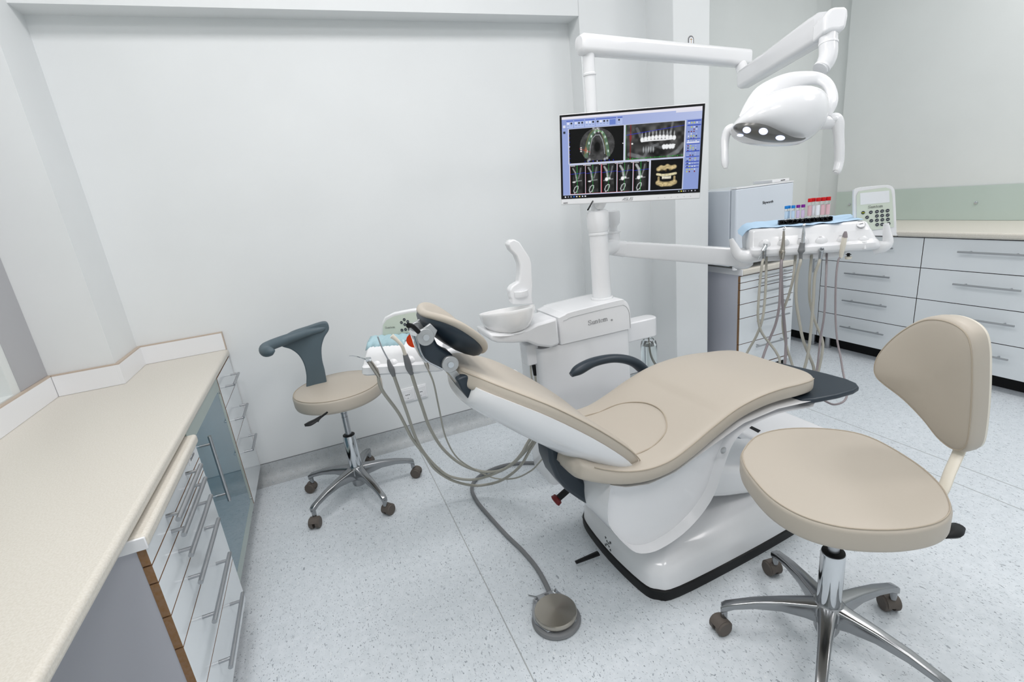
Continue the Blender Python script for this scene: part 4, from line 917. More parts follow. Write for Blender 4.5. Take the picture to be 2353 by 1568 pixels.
# brand lettering drawn as slanted strokes: A S U S
bm = bmesh.new()
def mstroke(pts, w_=.0011, n=.0012):
    for a, b in zip(pts, pts[1:]):
        a, b = V((a[0], a[1])), V((b[0], b[1])); d = (b-a).normalized(); p = V((-d.y, d.x))*w_/2; a = a-d*w_/2; b = b+d*w_/2
        bm.faces.new([bm.verts.new(MC+mu*v.x+mv*v.y+mn*n) for v in (a+p, b+p, b-p, a-p)])
ox, oy, hh = -.028, -MH/2+.008, .0105
def L_(x, y): return (ox+x+y*.35, oy+y)
mstroke([L_(0, 0), L_(.0075, hh), L_(.0085, 0)]); mstroke([L_(.003, .003), L_(.008, .003)])
for x in (.011, .033): mstroke([L_(x+.009, hh), L_(x, hh), L_(x, hh/2), L_(x+.009, hh/2), L_(x+.009, 0), L_(x, 0)])
mstroke([L_(.022, hh), L_(.022, 0), L_(.031, 0), L_(.031, hh)])
obj('brand_lettering', bm, 'greytext', t, smooth=False)
text('port_lettering', 'HDMI', MC+mu*(-MW/2+.010)+mv*(-MH/2+.006)+mn*.0006, mu, mv, .008, 'greytext', t)
bm = bmesh.new()
for i in range(6): q = MC+mu*(.12+i*.026)+mv*(-MH/2+.011)+mn*.0004; prism(bm, [q, q+mu*.003, q+mu*.003+mv*.002, q+mv*.002], mn*.0006)
obj('button_mark', bm, 'silver', t, smooth=False)
T('mount_arm', [(PX, PY-.02, 1.262), (PX+.005, PY-.05, 1.29), mp(-.15, -.5, -.03), mp(-.1, -.1, -.05)], [.024, .022, .022, .024], 'white', t, sub=4)
T('power_cable', [mp(-.52, -.93, -.02), (1.0333,1.7338,1.2616), (1.0548,1.7516,1.2730)], .003, 'black', t)

# =================================================================== OPERATING LAMP
t = thing('operating_lamp', 'white operating light on a jointed arm above the chair foot', 'lamp', (PX, PY, 1.87))
ZA = 1.900
a1, a2 = V((PX, PY, ZA)), V((2.1012,2.0230,1.8622))
d = (a2-a1).normalized(); s_ = d.cross(V((0, 0, 1))).normalized(); u_ = s_.cross(d)
bm = bmesh.new(); loft(bm, [rrect(a1-d*.045+V((0, 0, .002)), s_, u_, .05, .055, .02, 5), rrect(a1-d*.03, s_, u_, .068, .078, .025, 5), rrect(a1+d*.2, s_, u_, .07, .078, .025, 5), rrect(a2, s_, u_, .07, .078, .022, 5), rrect(a2+d*.045, s_, u_, .066, .078, .02, 5)]); obj('swing_arm', bm, 'white', t, ang=50)
b1, b2 = V((2.0423,1.9224,1.7559)), V((1.8417,1.3992,1.8012))
bm = bmesh.new(); cyl(bm, V((a2.x, a2.y, a2.z-.02)), b1+V((0, 0, -.01)), .026, .028); obj('arm_pivot', bm, 'white', t)
d = (b2-b1).normalized(); s_ = d.cross(V((0, 0, 1))).normalized(); u_ = s_.cross(d)
bm = bmesh.new(); loft(bm, [rrect(b1-d*.045, s_, u_, .05, .07, .02, 5), rrect(b1-d*.02, s_, u_, .066, .085, .02, 5), rrect(b2-d*.05, s_, u_, .072, .100, .02, 5), rrect(b2, s_, u_, .068, .098, .02, 5)]); obj('spring_arm', bm, 'white', t, ang=50)
# head joint block
bm = bmesh.new(); c_ = V((1.8131,1.3521,1.7943)); rr_, uu_, ff_ = rx, ux, fx
k = 1.70/1127
def LP(x, y, dz=0, k=k, c0=c_, p0=(1908, 56)): return c0 + rr_*(x-p0[0])*k - uu_*(y-p0[1])*k + ff_*dz
jb = [(1880, 88), (1881, 50), (1893, 33), (1905, 29), (1925, 28), (1935, 33), (1935, 50), (1930, 78), (1915, 84), (1900, 84)]
prism(bm, [LP(x, y, -.035) for x, y in jb], ff_*.075); obj('joint_block', bm, 'white', t, bevel=.012, seg=4)
T('neck', [LP(1904, 72), LP(1903, 100), LP(1903, 125), LP(1896, 145), LP(1884, 160)], [.029, .029, .029, .028, .025], 'white', t, seg=24)
bm = bmesh.new(); cyl(bm, LP(1903.5, 99), LP(1903.4, 104), .0305, seg=28); cyl(bm, LP(1889.5, 154), LP(1887, 158), .0275, seg=28); obj('neck_ring', bm, 'white2', t)
# head body, built on its own axes
KL = 1.66/1127; LO = V((1.5479,1.3171,1.5092))
stn = [(1683, 291, 296), (1690, 279, 304), (1705, 262, 314), (1725, 242, 322), (1750, 226, 327), (1780, 215, 330), (1810, 208, 331), (1840, 206, 329), (1862, 209, 319), (1880, 218, 302), (1890, 232, 284), (1895, 248, 264)]
def st_at(x):
    for a, b in zip(stn, stn[1:]):
        if x <= b[0]: f = (x-a[0])/(b[0]-a[0]); return a[1]+(b[1]-a[1])*f, a[2]+(b[2]-a[2])*f
    return stn[-1][1:]
def dep(x):
    q = (x-1789)/106; return .105*max(.02, 1-abs(q)**2.4)**.5
bm = bmesh.new(); rings = []
for i in range(25):
    x = 1683.5+211*(.5-.5*math.cos(math.pi*i/24)); ya, yb = st_at(x); h = max(yb-ya, 3)/2
    rings.append([LO+rr_*(x-1790)*KL-uu_*((ya+yb)/2-265)*KL+uu_*h*KL*math.copysign(abs(math.sin(q))**.9, math.sin(q))+ff_*dep(x)*math.cos(q) for q in [2*math.pi*j/36 for j in range(36)]])
loft(bm, rings); hd = obj('lamp_housing', bm, 'white', t, ang=70)
def surf(x, y, o=.0015):
    ya, yb = st_at(x); h = (yb-ya)/2; v = max(-.985, min(.985, (y-(ya+yb)/2)/h))
    dd = dep(x)*math.sqrt(1-v*v)+o; x = x-(x-1176.5)*dd/1.66; y = y+(784-y)*dd/1.66
    return LO+rr_*(x-1790)*KL-uu_*(y-265)*KL-ff_*dd
top_c = [(1685, 291), (1692, 285), (1705, 282.5), (1725, 282), (1745, 284), (1765, 289), (1785, 298), (1805, 308), (1825, 315.5), (1843, 317.5), (1851, 316)]
bot_c = [(1685, 297), (1692, 304), (1705, 311), (1725, 319), (1745, 324), (1765, 327), (1785, 328), (1805, 327.5), (1825, 326), (1843, 323), (1851, 319)]
bm = bmesh.new(); grid = []
for (xa_, ya_), (_, yb_) in zip(smooth_path([(a, b, 0) for a, b in top_c], 3) and [(p.x, p.y) for p in smooth_path([(a, b, 0) for a, b in top_c], 3)], [(p.x, p.y) for p in smooth_path([(a, b, 0) for a, b in bot_c], 3)]):
    grid.append([bm.verts.new(surf(xa_, ya_+(yb_-ya_)*j/8, .004+.003*math.sin(math.pi*j/8))) for j in range(9)])
for r0, r1 in zip(grid, grid[1:]):
    for j in range(8): bm.faces.new((r0[j], r1[j], r1[j+1], r0[j+1]))
obj('lens_cover', bm, 'lampface', hd)
for x, y, a_, b_ in ((1716, 299, 9.5, 7.5), (1754, 302, 10.5, 8), (1793, 317, 11, 6), (1701, 311, 7.5, 3.2)):
    bm = bmesh.new(); c0 = surf(x, y, .0095); ring = [surf(x+a_*math.cos(R(q)), y+b_*math.sin(R(q)), .0085) for q in range(0, 360, 15)]
    vs = [bm.verts.new(p) for p in ring]; cv = bm.verts.new(c0)
    for i in range(len(vs)): bm.faces.new((cv, vs[i], vs[(i+1) % len(vs)]))
    obj('led_lens', bm, 'led', hd)
T('hoop', [LP2 for LP2 in [LO+rr_*(x-1790)*KL-uu_*(y-265)*KL+ff_*z for x, y, z in ((1703, 272, .0), (1722, 250, .0), (1752, 218, .01), (1785, 197, .02), (1820, 181, .02), (1855, 173, .02), (1885, 173, .02), (1903, 187, .01), (1911, 212, 0), (1907, 238, -.01), (1893, 262, -.01), (1880, 278, -.01))]], [.010, .022, .032, .034, .030, .024, .021, .019, .018, .019, .022, .024], 'white', t, seg=20, flat=.55, up=tuple(ff_), p=2.4)
def LQ(x, y, z=0): return LO+rr_*(x-1790)*KL-uu_*(y-265)*KL+ff_*z
T('side_stub', [LQ(1850, 292, 0), LQ(1875, 289, -.02), LQ(1905, 288, -.02)], [.022, .021, .020], 'white', t, seg=20)
T('handle', [LQ(1895, 285, -.025), LQ(1906, 283, -.025), LQ(1913, 292, -.025), LQ(1918, 315, -.02), LQ(1924, 345, -.01), LQ(1928, 372, 0), LQ(1923, 393, 0), LQ(1920, 398, 0)], [.016, .022, .020, .016, .0155, .0145, .013, .007], 'white', t, seg=18)
T('handle', [LQ(1702, 276, .05), LQ(1692, 281, .06), LQ(1687, 300, .07), LQ(1686, 330, .07), LQ(1687, 356, .07), LQ(1688, 370, .07)], [.012, .015, .014, .0125, .0125, .007], 'white', t, seg=18)

# =================================================================== DELIVERY TRAY ON ITS ARM
TO = V((1.926, 1.688, 0)); ta = R(-39); tt_ = V((math.cos(ta), math.sin(ta), 0)); tn = V((tt_.y, -tt_.x, 0)); tz = V((0, 0, 1))
def tp_(u, n, z): return TO+tt_*u+tn*n+tz*z
t = thing('delivery_tray', 'white instrument delivery tray on a horizontal arm, with keypad and handpiece holders', 'instrument tray', tuple(tp_(.2, -.13, .95))); TR = t
cs_ = [(.004, .950), (.020, .956), (.026, .968), (.024, .984), (.008, .992), (-.001, 1.0), (-.003, 1.037), (-.006, 1.040), (-.012, 1.064), (-.020, 1.073), (-.035, 1.075), (-.25, 1.075), (-.275, 1.06), (-.28, .99), (-.25, .955), (-.1, .945)]
def sect(u, s, du=.0, zc=1.01):
    o = []
    for n, z in cs_:
        k_ = max(0, (z-.96)/.11); o.append(tp_(u+du*k_, -.13+(n+.13)*s, zc+(z-zc)*s))
    return o
bm = bmesh.new(); loft(bm, [sect(-.060, .80), sect(-.058, .90), sect(-.052, .96), sect(-.042, .99), sect(-.02, 1), sect(.1, 1), sect(.3, 1), sect(.40, 1, -.01), sect(.435, .99, -.035), sect(.452, .96, -.045), sect(.461, .90, -.05), sect(.464, .8, -.05)]); obj('tray_body', bm, 'white', t, ang=50)
bm = bmesh.new(); loft(bm, [rrect(tp_(u, -.13, .935), tn, tz, .20*s, .03*s, .012*s, 4) for u, s in ((.0, .7), (.02, 1), (.33, 1), (.36, .7))]); obj('tray_underside', bm, 'white2', t)
for (x, y) in ((1757,570),(1800,568),(1845,566),(1887,562),(1936,562),(1983,562)): pass
hold = [(1.9279,1.6864,0.9940), (1.9880,1.6378,0.9923), (2.0495,1.5880,0.9922), (2.1058,1.5424,0.9906), (2.1702,1.4902,0.9862), (2.2310,1.4410,0.9783)]
for i, q in enumerate(hold):
    bm = bmesh.new(); q = V(q)+tz*.010; lathe(bm, q+tn*(-.003), [(.001, .012), (.010, .011), (.020, .007), (.0255, .001), (.026, -.004)], axis=tn, seg=32)
    if i == 5: tube(bm, [q+tn*.012+tz*.0, q+tn*.024-tz*.030], [.010, .006], seg=12, sub=1)
    obj('holder', bm, 'white', t)
T('tray_handle', [(1.8166,1.7766,1.0431), (1.8259,1.7691,1.0099), (1.8396,1.7580,0.9720), (1.8617,1.7401,0.9558), (1.9025,1.7327,0.9544), (1.9421,1.7264,0.9553)], [.009, .017, .024, .030, .033, .033], 'white', t, seg=20, flat=.85, up=tuple(tn))
T('tray_handle', [(2.2917,1.3919,1.0594), (2.2970,1.3876,1.0202), (2.3022,1.3834,0.9825), (2.2912,1.3923,0.9630), (2.2845,1.4235,0.9547)], [.0105, .0155, .021, .027, .029], 'white', t, seg=20, flat=.85, up=tuple(tn))
bm = bmesh.new(); g = V((2.2316,1.4586,1.0623)); gn = (tn*.7+tz*.7).normalized(); lathe(bm, g, [(.018, -.004), (.018, .002), (.0155, .003), (.015, .001), (.001, .001)], axis=gn, seg=32); ga = obj('pressure_gauge', bm, 'silver', t)
bm = bmesh.new(); lathe(bm, g+gn*.0012, [(.0148, 0), (.001, .0008)], axis=gn, seg=28); obj('gauge_face', bm, 'white2', ga)
bm = bmesh.new(); tube(bm, [g+gn*.003-tt_*.006, g+gn*.003+tt_*.008+tz*.003], .0009, seg=6, sub=1); obj('gauge_needle', bm, 'black', ga)
bm = bmesh.new(); q = V((2.1996,1.4793,0.9404)); cyl(bm, q, q-tz*.014, .006); cyl(bm, q-tz*.005, q-tz*.007, .011); kn = obj('knob_stem', bm, 'black', t)
bm = bmesh.new(); lathe(bm, q-tz*.014, [(.008, 0), (.015, -.002), (.012, -.012), (.001, -.013)], seg=20); obj('knob', bm, 'cream', kn)
for (x, y) in ((1752,555),): pass
bm = bmesh.new()
for q in ((1.9208,1.6910,1.0227), (1.9765,1.6458,1.0210), (2.0367,1.5971,1.0208), (2.1008,1.5452,1.0219), (2.1609,1.4965,1.0214)): q = V(q)+tn*.001; prism(bm, [q-tt_*.006, q+tt_*.006, q+tt_*.006+tz*.0012, q-tt_*.006+tz*.0012], tn*.0008)
obj('holder_mark', bm, 'greytext', t, smooth=False)
# keypad
ko = [(2.3117,1.5301,1.0047), (2.3052,1.5353,1.0447), (2.2951,1.5435,1.1898), (2.2993,1.5401,1.2062), (2.3144,1.5279,1.2135), (2.3810,1.4740,1.2135), (2.4015,1.4574,1.2089), (2.4126,1.4484,1.1944), (2.4186,1.4435,1.1641), (2.4347,1.4305,1.0015), (2.4291,1.4350,0.9905)]
bm = bmesh.new(); prism(bm, closed_smooth(ko, 3), tn*-.02); kp = obj('keypad_housing', bm, 'white', t, bevel=.005, seg=3)
ki = [(2.3132,1.5263,1.0164), (2.3018,1.5355,1.1794), (2.3072,1.5311,1.1975), (2.3862,1.4672,1.2035), (2.4020,1.4544,1.1939), (2.4079,1.4496,1.1654), (2.4232,1.4372,1.0278)]
bm = bmesh.new(); prism(bm, ki, tn*.0012); obj('keypad_membrane', bm, 'panelg', kp, smooth=False)
kd = [(2.3153,1.5233,1.1379), (2.3107,1.5270,1.1895), (2.3964,1.4576,1.1891), (2.4014,1.4536,1.1383)]
bm = bmesh.new(); prism(bm, kd, tn*.0012); obj('display', bm, 'lcd', kp, smooth=False)
bm = bmesh.new(); serif_word(bm, 'Suntem', V((2.3382,1.5042,1.1198))+tn*.001, tt_, tz, .0165); obj('lettering', bm, 'darktext', kp, smooth=False)
for i, q in enumerate(((2.3252,1.5146,1.1023), (2.3485,1.4958,1.1014), (2.3665,1.4812,1.1021), (2.3819,1.4687,1.1025), (2.3975,1.4561,1.1027), (2.3387,1.5037,1.0804), (2.3678,1.4801,1.0829), (2.3833,1.4676,1.0830), (2.3994,1.4545,1.0828), (2.3523,1.4927,1.0636), (2.3691,1.4791,1.0640), (2.3852,1.4660,1.0641), (2.4013,1.4530,1.0639), (2.3711,1.4774,1.0442), (2.3860,1.4654,1.0440), (2.4046,1.4503,1.0448))):
    q = V(q); bm = bmesh.new(); lathe(bm, q, [(.0072, 0), (.0072, .0015), (.001, .0016)], axis=tn, seg=20); b_ = obj('button', bm, 'btn', kp)
    bm = bmesh.new(); w_ = .0042 if i else .005; e_ = tz*(.0012 if i else .002); sl = tt_*w_+tz*(.0018 if i in (5, 6, 7, 8, 9, 10) else 0); prism(bm, [q-sl-e_, q+sl-e_, q+sl+e_, q-sl+e_], tn*.0020); obj('button_symbol', bm, 'silver' if i else 'lime', b_, smooth=False)
# arm to the side post
e0, e1 = V((SX, SY, 1.06)), V((1.9204,1.8212,0.9372))
e1 = V((1.9475,1.8308,0.9326)); e0 = V((1.3408,2.0639,1.0512))
d = (e1-e0).normalized(); s_ = d.cross(tz).normalized(); u_ = s_.cross(d)
bm = bmesh.new(); loft(bm, [rrect(e0+d*.06, s_, u_, .055, .070, .012, 4), rrect(e0+d*.09, s_, u_, .062, .074, .010, 4), rrect(e1, s_, u_, .070, .090, .012, 4)]); obj('horizontal_arm', bm, 'white', t, ang=40)
bm = bmesh.new(); loft(bm, [rrect(e0-d*.02, s_, u_, .056, .066, .020, 5), rrect(e0+d*.065, s_, u_, .062, .078, .022, 5), rrect(e0+d*.085, s_, u_, .055, .07, .02, 5)]); obj('arm_knuckle', bm, 'white', t, ang=40)
bm = bmesh.new(); lathe(bm, e1+V((0, 0, -.055)), [(.001, 0), (.03, .002), (.048, .018), (.052, .05), (.048, .08), (.001, .084)], seg=36); obj('tray_swivel', bm, 'white', t)
T('swivel_link', [e1+V((.0, 0, -.005)), (e1+tp_(.05, -.13, .985))/2, tp_(.08, -.13, .975)], [.034, .034, .030], 'white', t, seg=20)
# paper sheet under the tube rack
bm = bmesh.new(); top, bot = [], []
rows = []
for i in range(25):
    u = -.088+.49*i/24; dz = -.035*max(0, (-.045-u)/.043)**1.5 + .0015*math.sin(i*1.7); rows.append([tp_(u+.003*math.sin(j*1.3), -.045-.03*j-(.012*math.sin(i*.9) if j == 0 else 0)+(.03 if j == 0 and .05 < u < .3 else 0), 1.0775+dz+(.012*(j/6)**2)+.0008*math.sin(i*2.1+j)) for j in range(7)])
for o_z in (0, .0012):
    g_ = [[bm.verts.new(p+tz*o_z) for p in r_] for r_ in rows]
    for a_, b_ in zip(g_, g_[1:]):
        for j in range(6): bm.faces.new((a_[j], b_[j], b_[j+1], a_[j+1]))
o = obj('paper_sheet', bm, 'paper'); tag(o, 'pale blue paper sheet spread on the delivery tray under the tube rack', 'paper sheet')
# rack
bm = bmesh.new(); n0, n1, z0, z1, u0, u1, NS = -.112, -.082, 1.082, 1.100, .074, .292, 12
pr = lambda ua_, ub_, na_, nb_, za_, zb_: prism(bm, [tp_(ua_, na_, za_), tp_(ub_, na_, za_), tp_(ub_, nb_, za_), tp_(ua_, nb_, za_)], tz*(zb_-za_))
pr(u0, u1, n0, n1, z0, z0+.003)
pr(u0, u1, n0, n0+.002, z0, z1); pr(u0, u1, n1-.002, n1, z0, z0+.004); pr(u0, u1, n1-.002, n1, z1-.003, z1)
for i in range(NS+1): uu = u0+(u1-u0-.003)*i/NS; pr(uu, uu+.003, n0, n1, z0, z1)
o = obj('tube_rack', bm, 'black', None, smooth=False); tag(o, 'long black tube rack lying on the delivery tray', 'rack')
def vial(px_, capc, lab, h, r_, caph, label, grp, row):
    u = .105+(px_-1807)*.00175; nn = -.097+row
    t = thing('sample_tube', label, 'sample tube', tuple(tp_(u, nn, 1.0855)), group=grp)
    zb = 1.0855; bm = bmesh.new(); lathe(bm, tp_(u, nn, zb), [(.001, 0), (r_*.7, .001), (r_, r_), (r_, h-caph), (r_-.0008, h-caph), (r_-.0008, r_), (.001, .002)], seg=20); obj('tube_glass', bm, 'glass', t)
    bm = bmesh.new(); lathe(bm, tp_(u, nn, zb+h-caph-.002), [(r_+.0013, 0), (r_+.0015, .001), (r_+.0015, caph), (r_+.0008, caph+.002), (.001, caph+.002)], seg=20); obj('cap', bm, capc, t)
    bm = bmesh.new(); lathe(bm, tp_(u, nn, zb+h*.24), [(r_+.0002, 0), (r_+.0003, .0001), (r_+.0003, h*.45), (r_+.0002, h*.45)], seg=20, cap=False); obj('label_band', bm, lab, t)
nth = ['first', 'second', 'third', 'fourth', 'fifth']
for i, (x, rw) in enumerate(((1807, .0), (1813.5, -.012), (1823, 0))): vial(x, 'blue', 'bluel', .078, .0068, .011, 'blue-capped sample tube, %s from the left in the black rack' % nth[i], 'blue-capped tubes in the rack', rw)
for i, x in enumerate((1834.5, 1846)): vial(x, 'purple', 'purl', .078, .0068, .011, 'purple-capped sample tube, %s' % ('next to the blue caps' if i == 0 else 'right one of the two purple caps'), 'purple-capped tubes in the rack', 0)
for i, (x, rw) in enumerate(((1861.5, .0), (1870, -.012), (1880, 0), (1891.5, 0), (1903, 0))): vial(x, 'red', 'label' if i in (1, 2) else 'redl', .102, .0082, .014, 'tall red-capped sample tube, %s from the left of the red ones' % nth[i], 'red-capped tubes in the rack', rw)

# handpieces of the delivery tray, each with its hose
def hand(name, label, hoses, loc):
    t = thing(name, label, 'handpiece', loc)
    for pts, r_, m_ in hoses: T('hose', pts, r_, m_, t, seg=10)
    return t
hs = .0058
t = hand('syringe_handpiece', 'chrome air-water syringe in the leftmost holder of the delivery tray', [([(1.9129,1.6755,0.9408), (1.8718,1.6471,0.9312), (1.8631,1.6471,0.8505), (1.8532,1.6427,0.7547), (1.8519,1.6406,0.6762), (1.8692,1.6348,0.6081), (1.9105,1.6216,0.5451), (1.9308,1.5996,0.5001), (1.9362,1.5837,0.4565), (1.9076,1.5712,0.3831)], hs, 'hose')], (1.9129,1.6755,0.9408))
T('syringe_body', [(1.9066,1.6676,0.9940), (1.9059,1.6682,0.9703), (1.9130,1.6754,0.9368)], [.008, .0085, .0075], 'alu', t, seg=16, sub=3)
bm = bmesh.new(); a = V((1.8953,1.6665,0.9818)); cyl(bm, a, V((1.9090,1.6631,1.0038)), .0095); cyl(bm, V((1.8988,1.6637,1.0071)), V((1.8986,1.6639,1.0150)), .004); cyl(bm, V((1.9072,1.6569,1.0044)), V((1.9070,1.6571,1.0122)), .004); obj('syringe_head', bm, 'chrome', t)
T('nozzle', [(1.8927,1.6687,0.9761), (1.8800,1.6686,0.9621), (1.8703,1.6688,0.9456)], .0022, 'chrome', t, seg=8)
t = hand('turbine_handpiece', 'slim steel turbine handpiece, second from the left on the delivery tray', [([(1.9717,1.6278,0.9357), (1.9489,1.6133,0.9164), (1.9491,1.6115,0.8405), (1.9374,1.6020,0.7263), (1.9293,1.6105,0.6380), (1.9092,1.6257,0.5565), (1.8616,1.6172,0.4733), (1.8317,1.6027,0.3920)], hs, 'hosed')], (1.9717,1.6278,0.9357))
T('shaft', [(1.9633,1.6192,1.0643), (1.9652,1.6202,1.0371), (1.9661,1.6221,0.9980), (1.9647,1.6232,0.9766), (1.9643,1.6235,0.9688), (1.9719,1.6277,0.9317)], [.0045, .006, .0085, .011, .013, .0075], 'bronze', t, seg=18, sub=4)
bm = bmesh.new(); q = V((1.9627,1.6171,1.0759)); lathe(bm, q, [(.001, -.008), (.0062, -.007), (.0065, .005), (.001, .007)], axis=(tn*.6+tz*.5), seg=18); obj('head', bm, 'chrome', t)
t = hand('contra_angle_handpiece', 'steel contra-angle handpiece with dark grey motor, third on the delivery tray', [([(2.0308,1.5800,0.9306), (2.0119,1.5673,0.9167), (2.0038,1.5731,0.8550), (1.9987,1.5674,0.7606), (2.0089,1.5546,0.6619), (2.0242,1.5390,0.5608), (2.0524,1.5253,0.4807), (2.0597,1.5007,0.4118), (2.0262,1.4924,0.3457)], .0068, 'hose')], (2.0308,1.5800,0.9306))
T('shank', [(2.0244,1.5697,1.0748), (2.0246,1.5696,1.0559), (2.0262,1.5708,1.0404), (2.0260,1.5723,1.0020)], [.0035, .0065, .0078, .0085], 'chrome', t, seg=18, sub=4)
T('motor', [(2.0258,1.5724,1.0058), (2.0249,1.5745,0.9827), (2.0241,1.5751,0.9691), (2.0250,1.5770,0.9552), (2.0310,1.5798,0.9266)], [.0105, .0125, .0145, .0075, .0075], 'cable', t, seg=18, sub=4)
bm = bmesh.new(); q = V((2.0237,1.5677,1.0844)); lathe(bm, q, [(.001, -.007), (.0055, -.006), (.0055, .004), (.001, .006)], axis=(tn*.6+tz*.5), seg=18); obj('head', bm, 'chrome', t)
t = hand('empty_coupling', 'open steel hose coupling with no handpiece, fourth on the delivery tray', [([(2.0901,1.5320,0.9254), (2.0704,1.5214,0.9116), (2.0596,1.5284,0.8508), (2.0496,1.5189,0.7385), (2.0355,1.5107,0.6257), (2.0222,1.5047,0.5207), (2.0047,1.5062,0.4342), (1.9791,1.5118,0.3511)], .0065, 'hose')], (2.0901,1.5320,0.9254))
T('coupling', [(2.0799,1.5196,0.9703), (2.0844,1.5237,0.9540), (2.0877,1.5287,0.9338), (2.0903,1.5318,0.9215)], [.0095, .0085, .008, .0075], 'steel', t, seg=18, sub=3)
bm = bmesh.new(); lathe(bm, (2.0795,1.5193,0.9713), [(.0105, -.003), (.0112, 0), (.010, .002), (.0075, .002), (.007, -.004)], axis=tn*.8+tz*.6, seg=24, cap=False); obj('coupling_rim', bm, 'chrome', t)
t = hand('scaler_handpiece', 'cream ultrasonic scaler with grey tip, rightmost on the delivery tray', [([(2.1580,1.4847,0.9306), (2.1403,1.4833,0.9101), (2.1146,1.4676,0.8300), (2.1017,1.4482,0.6830), (2.0856,1.4202,0.5754), (2.0648,1.3853,0.5109), (2.0322,1.3431,0.4447), (1.9855,1.2943,0.4111), (1.9419,1.2607,0.3940), (1.8936,1.2429,0.3856), (1.8583,1.2542,0.3792), (1.8504,1.2807,0.3833), (1.8570,1.3248,0.3896)], .0042, 'hosed')], (2.1580,1.4847,0.9306))
T('scaler_body', [(2.1492,1.4686,1.0182), (2.1487,1.4716,0.9900), (2.1517,1.4770,0.9608), (2.1582,1.4845,0.9267)], [.0105, .0105, .010, .007], 'cream', t, seg=20, sub=4)
T('scaler_tip', [(2.1487,1.4665,1.0426), (2.1489,1.4676,1.0314), (2.1494,1.4685,1.0163)], [.0045, .0085, .0108], 'hosed', t, seg=18, sub=4)
# hoses that come back up behind the tray
for lb, pts, r_, m_ in (('pale grey return hose hanging behind the syringe', [(1.9578,1.7008,0.9445), (1.9044,1.6515,0.8432), (1.8874,1.6392,0.7491), (1.8678,1.6315,0.6664), (1.8596,1.6536,0.5857), (1.8456,1.6811,0.5151), (1.8249,1.6863,0.4716), (1.7859,1.6756,0.3916)], hs, 'hose'),
    ('violet-grey return hose hanging behind the turbine handpiece', [(2.0076,1.6605,0.9401), (1.9777,1.6330,0.8720), (1.9722,1.6147,0.7375), (1.9921,1.6124,0.6135), (1.9985,1.6058,0.5298), (1.9721,1.5855,0.4343), (1.9410,1.5745,0.3626)], .0065, 'hosed'),
    ('grey-green return hose left of the contra-angle motor', [(2.0524,1.6243,0.9401), (2.0071,1.5933,0.8522), (1.9971,1.6034,0.7667), (1.9871,1.6177,0.6944), (2.0015,1.6295,0.6080), (1.9981,1.6025,0.5189), (2.0047,1.5720,0.4305), (1.9889,1.5312,0.3534)], .0058, 'hose'),
    ('grey return hose crossing behind the empty coupling hose', [(2.1033,1.5831,0.9396), (2.0719,1.5606,0.8262), (2.0723,1.5520,0.7292), (2.0941,1.5340,0.6281), (2.1063,1.5050,0.5513), (2.0978,1.4928,0.5027), (2.0633,1.4788,0.4174), (2.0164,1.4630,0.3469)], .0060, 'hose'),
    ('thin violet-grey return hose left of the scaler hose', [(2.1505,1.5448,0.9412), (2.0833,1.4914,0.8324), (2.0648,1.4740,0.6853), (2.0622,1.4818,0.5661), (2.0364,1.4696,0.4266), (1.9870,1.4620,0.3439)], .0045, 'hosed')):
    bm = bmesh.new(); tube(bm, pts, r_, seg=10); o = obj('hose', bm, m_); tag(o, lb, 'hose')

# =================================================================== ASSISTANT HOLDER ON THE LEFT
qa = R(-30); qt = V((math.cos(qa), math.sin(qa), 0)); qn = V((qt.y, -qt.x, 0)); QO = V((.085, 1.77, 0))
def qp(u, n, z): return QO+qt*u+qn*n+tz*z
t = thing('assistant_holder', 'white assistant instrument holder with small keypad, between the round stool and the chair', 'instrument tray', tuple(qp(.14, -.08, .78)))
ql = [(.0, .781), (.012, .790), (.012, .815), (-.002, .822), (-.012, .850), (-.03, .872), (-.06, .882), (-.17, .885), (-.18, .86), (-.16, .80), (-.1, .79)]
def qs(u, s, zc=.83, du=0): return [qp(u+du*max(0, (z-.79)/.09), -.08+(n+.08)*s, zc+(z-zc)*s) for n, z in ql]
bm = bmesh.new(); loft(bm, [qs(-.006, .9, du=.02), qs(-.001, .97, du=.02), qs(.012, 1, du=.012), qs(.28, 1), qs(.292, .97), qs(.297, .9)]); obj('holder_body', bm, 'white', t, ang=40)
bm = bmesh.new(); loft(bm, [rrect(qp(.16, -.09, z), qt, qn, .09*s, .08*s, .02, 4) for z, s in ((.79, 1), (.765, .9), (.755, .7))]); obj('underside_bracket', bm, 'white2', t)
po = [(0.1763,1.8559,0.8876), (0.1851,1.8508,0.9399), (0.1995,1.8424,0.9640), (0.2300,1.8249,0.9781), (0.2913,1.7895,0.9860), (0.3378,1.7626,0.9868), (0.3608,1.7493,0.9766), (0.3658,1.7464,0.9497), (0.3614,1.7490,0.8966)]
bm = bmesh.new(); prism(bm, po, qn*-.025); kp = obj('keypad_housing', bm, 'white', t, bevel=.006, seg=3)
pi_ = [(0.1829,1.8497,0.8928), (0.1899,1.8457,0.9349), (0.2050,1.8370,0.9539), (0.2322,1.8213,0.9667), (0.2892,1.7883,0.9750), (0.3315,1.7639,0.9763), (0.3515,1.7524,0.9646), (0.3492,1.7537,0.9065)]
bm = bmesh.new(); prism(bm, pi_, qn*.0012); obj('keypad_membrane', bm, 'panelg', kp, smooth=False)
bm = bmesh.new(); serif_word(bm, 'Suntem', V((0.1957,1.8406,0.9220))+qn*.001, qt, tz, .0115); obj('lettering', bm, 'darktext', kp, smooth=False)
text('slogan_lettering', 'Fashion &', V((0.2941,1.7838,0.9316))+qn*.0004, qt, tz, .007, 'greytext', kp)
